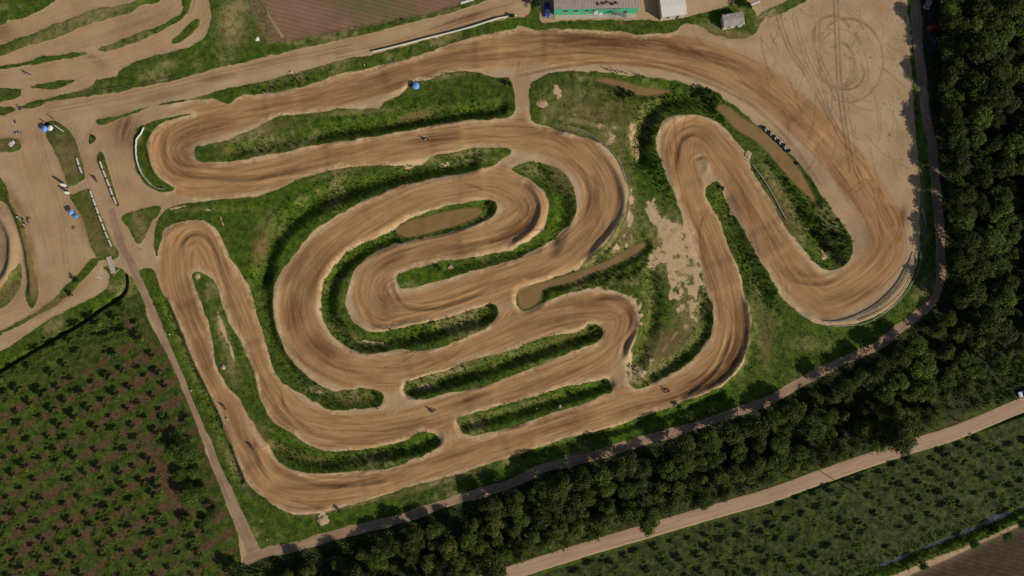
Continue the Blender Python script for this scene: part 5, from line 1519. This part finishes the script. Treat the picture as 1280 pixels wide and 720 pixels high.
# utility pole
o = empty('utility_pole', ground(1061.5, 612), math.radians(58), 'tall wooden utility pole with a crossarm standing below the gravel road', 'utility pole')
part('pole', WOODM, o, lambda bm: tube_bm(bm, [(0, 0, -.5), (0, 0, 7.4)], [.16, .11], 10), smooth=True)
part('crossarm', WOODM, o, lambda bm: bx(bm, (0, .0, 6.9), (.12, 2.2, .14), None, .01))
for y_ in (-1.0, -.4, .4, 1.0):
    part('insulator', WHITE, o, lambda bm: lathe(bm, [(.01, 6.97), (.09, 6.97), (.07, 7.06), (.10, 7.10), (.06, 7.2), (.01, 7.22)], 10, 'Z', (0, y_, 0)))

# loose boards
for (x0, y0, x1, y1, wd, lb) in [(938, 6.5, 950, 2, .5, 'white beam lying by the bushes behind the hut'), (576, 4.5, 592, -.5, .7, 'white board lying at the edge of the ploughed field'), (121, 346 + 0, 128, 347.5, .3, 'white plank lying by the slab bridge'), (69, 157, 80, 164.5, .25, 'pale pole lying on the weedy island under the parasols')]:
    a = Vector(ground(x0, y0, .12)); b = Vector(ground(x1, y1, .12)); m = (a + b) / 2
    o = empty('long_board', m, math.atan2((b - a).y, (b - a).x), lb, 'board')
    L = (b - a).length
    part('plank', WHITE, o, lambda bm: bx(bm, (0, 0, 0), (L, wd, .1), None, .015))
    part('support', WOODM, o, lambda bm: [bx(bm, (s_ * L * .35, 0, -.1), (.12, wd * 1.1, .1)) for s_ in (-1, 1)])


# ------------------------------------------------------------------ vehicles
def make_car(px, py, head, paint, label, L=4.3, Wd=1.78, kind='hatch', bed=None, cat='car', name='parked_car'):
    o = empty(name, ground(px, py, .02), math.radians(head), label, cat)
    hL = L / 2

    def prism(bm, prof, wl, wt, bev=.0):
        zmax = max(p[1] for p in prof); zmin = min(p[1] for p in prof)
        A = []; B = []
        for (x, z) in prof:
            t = (z - zmin) / (zmax - zmin); w_ = (wl * (1 - t) + wt * t) / 2
            A.append(bm.verts.new((x, -w_, z))); B.append(bm.verts.new((x, w_, z)))
        bm.faces.new(A); bm.faces.new(B[::-1]); n = len(prof)
        for i in range(n):
            bm.faces.new((A[i], B[i], B[(i + 1) % n], A[(i + 1) % n]))
        if bev:
            bmesh.ops.bevel(bm, geom=bm.edges[:], offset=bev, segments=2, affect='EDGES')
    body = [(-hL, .30), (-hL - .02, .62), (-hL + .06, .88), (-hL + .5, .93), (hL - 1.1, .93), (hL - .35, .84), (hL - .04, .70), (hL, .45), (hL - .08, .28)]
    part('body', paint, o, lambda bm: prism(bm, body, Wd, Wd * .93, .05), smooth=False)
    if kind == 'pickup':
        c0, c1, r0, r1 = -.15, hL - 1.0, .15, hL - 1.65
    else:
        c0, c1, r0, r1 = -hL + .15, hL - 1.05, -hL + .65, hL - 1.85
    zt = 1.46 if kind != 'pickup' else 1.55
    wl, wt = Wd * .90, Wd * .70
    part('cabin', paint, o, lambda bm: prism(bm, [(c0, .915), (r0, zt - .02), (r1, zt - .02), (c1, .915)], wl, wt, .03))

    def quad(bm, pts):
        bm.faces.new([bm.verts.new(p) for p in pts])

    def lerp(a, b, t):
        return a + (b - a) * t
    e = .012

    def ws(bm, a, b, s_):
        x0, x1 = lerp(a, b, .10), lerp(a, b, .88); z0, z1 = lerp(.915, zt, .10), lerp(.915, zt, .88)
        w0, w1 = lerp(wl, wt, .1) * .46, lerp(wl, wt, .88) * .45
        quad(bm, [(x0 + s_ * e, -w0, z0 + e), (x0 + s_ * e, w0, z0 + e), (x1 + s_ * e, w1, z1 + e), (x1 + s_ * e, -w1, z1 + e)])
    part('windscreen', GLASS, o, lambda bm: ws(bm, c1, r1, 1))
    part('rear_window', GLASS, o, lambda bm: ws(bm, c0, r0, -1))
    for s_ in (-1, 1):
        def sw(bm):
            z0, z1 = lerp(.915, zt, .12), lerp(.915, zt, .84); y0, y1 = lerp(wl, wt, .12) / 2 + e, lerp(wl, wt, .84) / 2 + e
            quad(bm, [(lerp(c0, r0, .2) + .1, s_ * y0, z0), (lerp(c1, r1, .2) - .1, s_ * y0, z0), (r1 - .02, s_ * y1, z1), (r0 + .02, s_ * y1, z1)])
        part('side_window', GLASS, o, sw)
        part('headlight', LAMP, o, lambda bm: bx(bm, (hL - .10, s_ * Wd * .36, .70), (.22, .34, .13), Matrix.Rotation(.25, 3, 'Y'), .03))
        part('tail_light', TAIL, o, lambda bm: bx(bm, (-hL + .01, s_ * Wd * .40, .76), (.10, .20, .16), None, .02))
        part('wing_mirror', BLACK, o, lambda bm: bx(bm, (c1 - .25, s_ * (Wd * .5 + .06), .98), (.12, .20, .13), None, .03))
        for xw in (-hL + .78, hL - .82):
            wheel(o, xw, .31, .32, .20, y=s_ * (Wd / 2 - .10))
    part('bumper', BLACK, o, lambda bm: bx(bm, (hL - .03, 0, .40), (.14, Wd * .92, .16), None, .04))
    if bed is not None:
        part('bed_cover', bed, o, lambda bm: bx(bm, ((-hL + c0) / 2 - .03, 0, .975), (c0 + hL - .16, Wd * .86, .07), None, .03))
    return o


BLUEP = plain('blue_car_paint', (.035, .075, .34), .3, .2, .08, 3, .5)
NAVY = plain('navy_cover', (.015, .03, .17), .5, 0, .2, 3)
SILV = plain('silver_paint', (.42, .43, .44), .3, .4, .06, 3, .5)
WCAR = plain('white_car_paint', (.66, .68, .72), .3, .1, .05, 3, .5)
DCAR = plain('dark_car_paint', (.03, .03, .045), .3, .2, .05, 3, .5)
make_car(684, 13.5, -88, BLUEP, 'blue pickup truck with a navy cover beside the green building', 4.4, 1.8, 'pickup', NAVY, 'pickup truck', 'pickup_truck')
make_car(1279.5, 491, 196, WCAR, 'white car parked beside the gravel road at the right edge')
make_car(1159.5, 4.5, 60, SILV, 'silver car parked under the trees at the top right')
make_car(1161, 21, 80, DCAR, 'dark car parked between the silver and the red car at the top right')
make_car(1166, 35, 10, RED, 'red car parked under the trees beside the right path')
make_car(1167, 57, 95, DCAR, 'lowest dark car of the row under the trees at the top right')


# ------------------------------------------------------------------ buildings
def gen_building():
    x0, x1 = W(692, 0)[0], W(796, 0)[0]; y0 = W(0, 17.8)[1]; D = 15.0; H = 4.9
    o = empty('club_building', ((x0 + x1) / 2, y0, 0), math.radians(1.2), 'long club building with a green front wall and grey and pinkish sheet roof', 'building')
    L = x1 - x0
    part('wall', GREENP, o, lambda bm: bx(bm, (0, .12, H / 2), (L, .24, H)))
    part('side_wall', PLAST, o, lambda bm: bx(bm, (-L / 2 + .12, D / 2 + .25, H / 2), (.24, D - .01, H)))
    part('side_wall', PLAST, o, lambda bm: bx(bm, (L / 2 - .12, D / 2 + .25, H / 2), (.24, D - .01, H)))
    part('back_wall', PLAST, o, lambda bm: bx(bm, (0, D + .2, H / 2), (L - .5, .2, H)))
    part('plinth', CONC, o, lambda bm: bx(bm, (0, -.65, .10), (L - .4, 1.25, .2), None, .02))

    def corr(a, b):
        def f(bm):
            n = int((b - a) / .22); r0 = []; r1 = []
            for i in range(n + 1):
                x = a + (b - a) * i / n; z = H + .05 + (.05 if i % 2 else 0)
                r0.append(bm.verts.new((x, -.25, z))); r1.append(bm.verts.new((x, D + .4, z + 1.1)))
            for i in range(n):
                bm.faces.new((r0[i], r0[i + 1], r1[i + 1], r1[i]))
        return f
    part('roof', ROOFG, o, corr(-L / 2 - .2, -L / 2 + L * .50))
    part('roof', ROOFP, o, corr(-L / 2 + L * .50 + .03, L / 2 + .2))
    for i, x in enumerate((-9.4, -6.2, -2.9, -.9)):
        w_ = empty('window', (x, -.02, 2.9)); w_.parent = o
        part('frame', DARKM, w_, lambda bm: (bx(bm, (0, -.02, .52), (1.1, .08, .08)), bx(bm, (0, -.02, -.52), (1.1, .08, .08)), bx(bm, (-.51, -.02, 0), (.08, .08, .96)), bx(bm, (.51, -.02, 0), (.08, .08, .96))))
        part('pane', GLASS, w_, lambda bm: bx(bm, (0, 0, 0), (.94, .04, .96)))
        part('sill', CONC, w_, lambda bm: bx(bm, (0, -.12, -.62), (1.3, .24, .08)))
    part('door', DARKM, o, lambda bm: bx(bm, (9.2, -.03, 1.1), (1.1, .06, 2.2), None, .01))
    # terrace clutter along the roof edge
    for i in range(5):
        x = .6 + i * 1.35
        part('roof_unit', DARKM if i % 2 else WOODM, o, lambda bm: (bx(bm, (x, .9 + .25 * (i % 3), H + .48), (.8, .6, .5), None, .04), cyl(bm, (x + .3, 1.2, H + .4), (x + .3, 1.2, H + 1.1), .05)))
    part('gutter', WOODM, o, lambda bm: bx(bm, (3.6, -.35, H - .12), (8.0, .16, .16), None, .02))

    def stair(bm):
        for i in range(12):
            bx(bm, (6.2 + i * .3, -1.0, 2.9 - i * .22), (.32, 1.0, .06))
        for s_ in (-1.5, -.5):
            tube_bm(bm, [(6.1, s_, 3.9), (9.7, s_, 1.2)], .035, 6); tube_bm(bm, [(6.1, s_, 2.9), (9.7, s_, .2)], .05, 6)
    part('stair', STEEL, o, stair)
    part('landing', STEEL, o, lambda bm: bx(bm, (5.4, -.95, 2.95), (1.4, 1.2, .08)))
    for sx in (4.8, 5.9):
        part('landing_post', DARKM, o, lambda bm: cyl(bm, (sx, -1.4, 0), (sx, -1.4, 3.9), .05))
    part('awning', CLOTH_W, o, lambda bm: bx(bm, (-1.2 + 1.2, -.55, 2.5), (1.2, 1.0, .06), Matrix.Rotation(.25, 3, 'X')))
    part('awning', CLOTH_W, o, lambda bm: bx(bm, (1.5, -.75, 2.0), (1.0, .8, .06), Matrix.Rotation(.25, 3, 'X')))
    return o


gen_building()


def shed(px, py, wx, wy, h, rz, roofm, wallm, label, gable=.5, name='shed', stones=0, door=True):
    o = empty(name, ground(px, py), math.radians(rz), label, 'building'); o.location.z = 0
    t = .16
    part('wall', wallm, o, lambda bm: bx(bm, (0, -wy / 2 + t / 2, h / 2), (wx, t, h)), lambda bm: bx(bm, (0, wy / 2 - t / 2, h / 2), (wx, t, h)),
         lambda bm: bx(bm, (-wx / 2 + t / 2, 0, h / 2), (t, wy - 2 * t - .004, h)), lambda bm: bx(bm, (wx / 2 - t / 2, 0, h / 2), (t, wy - 2 * t - .004, h)))

    def roof(bm):
        n = max(8, int(wx / .3)); R_ = []
        for i in range(n + 1):
            x = -wx / 2 - .2 + (wx + .4) * i / n; dz = .035 if i % 2 else 0
            R_.append([bm.verts.new((x, y_, h + .02 + dz + z_)) for y_, z_ in ((-wy / 2 - .25, 0), (0, gable), (wy / 2 + .25, 0))])
        for a, b in zip(R_, R_[1:]):
            for k in (0, 1):
                bm.faces.new((a[k], b[k], b[k + 1], a[k + 1]))
        geom = bmesh.ops.extrude_face_region(bm, geom=bm.faces[:])
        bmesh.ops.translate(bm, vec=(0, 0, .06), verts=[v for v in geom['geom'] if isinstance(v, bmesh.types.BMVert)])
    part('roof', roofm, o, roof)
    if door:
        part('door', DARKM, o, lambda bm: bx(bm, (wx * .2, -wy / 2 - .02, 1.0), (.9, .06, 2.0), None, .01))
        w_ = part('window', DARKM, o, lambda bm: bx(bm, (-wx * .22, -wy / 2 - .02, 1.5), (1.0, .06, .8), None, .01))
        part('pane', GLASS, w_, lambda bm: bx(bm, (-wx * .22, -wy / 2 - .055, 1.5), (.86, .02, .66)))
    rng = random.Random(px)
    for i in range(stones):
        part('ballast_stone', WHITE if i % 2 else CONC, o, lambda bm: bx(bm, (rng.uniform(-.42, .48) * wx, rng.choice([-.48, -.45, .42, .45]) * wy, h + .2), (rng.uniform(.3, .8), .3, .18), Matrix.Rotation(rng.random(), 3, 'Z'), .03))
    return o


shed(838.5, 13, 7.4, 5.4, 3.3, 7, ROOFW, PLAST, 'white roofed square building at the top right of the green one', .12, 'small_building')
shed(913.5, 28.5, 6.1, 3.5, 2.5, 9, FIBRO, PLAST, 'small hut with a grey corrugated roof and white edge stones', .3, 'hut', 7)
shed(812, -16, 4.5, 6.0, 3.0, 5, FIBRO, PLAST, 'grey lean-to behind the white roofed building at the top edge', .3, 'shed')

# ------------------------------------------------------------------ light, sky, camera
SUN_DIR = Vector((0.84, -0.54, 0)).normalized() * math.cos(SUN_EL) + Vector((0, 0, math.sin(SUN_EL)))
sd = bpy.data.lights.new('sun', 'SUN'); sd.energy = 4.4; sd.angle = math.radians(.55); sd.color = (1.0, .92, .79)
so_ = bpy.data.objects.new('sun', sd); COL.objects.link(so_); so_.rotation_euler = SUN_DIR.to_track_quat('Z', 'Y').to_euler(); so_.location = SUN_DIR * 400
w = bpy.data.worlds.new('World'); scene.world = w; w.use_nodes = True
nt = w.node_tree; sk = nt.nodes.new('ShaderNodeTexSky'); sk.sky_type = 'NISHITA'; sk.sun_disc = False
sk.sun_elevation = SUN_EL; sk.sun_rotation = math.atan2(SUN_DIR.x, SUN_DIR.y)
bg = nt.nodes['Background']; nt.links.new(sk.outputs[0], bg.inputs[0]); bg.inputs[1].default_value = .072
cd = bpy.data.cameras.new('camera'); cd.sensor_width = 36; cd.lens = 18 * CAM_H / 160.0; cd.clip_start = 1; cd.clip_end = 12000
co = bpy.data.objects.new('camera', cd); COL.objects.link(co); co.location = (0, 0, CAM_H); co.rotation_euler = (0, 0, 0)
scene.camera = co
scene.view_settings.view_transform = 'Standard'; scene.view_settings.look = 'None'; scene.view_settings.exposure = 0; scene.view_settings.gamma = 1
scene.cycles.max_bounces = 4; scene.cycles.diffuse_bounces = 2; scene.cycles.glossy_bounces = 2; scene.cycles.transmission_bounces = 2
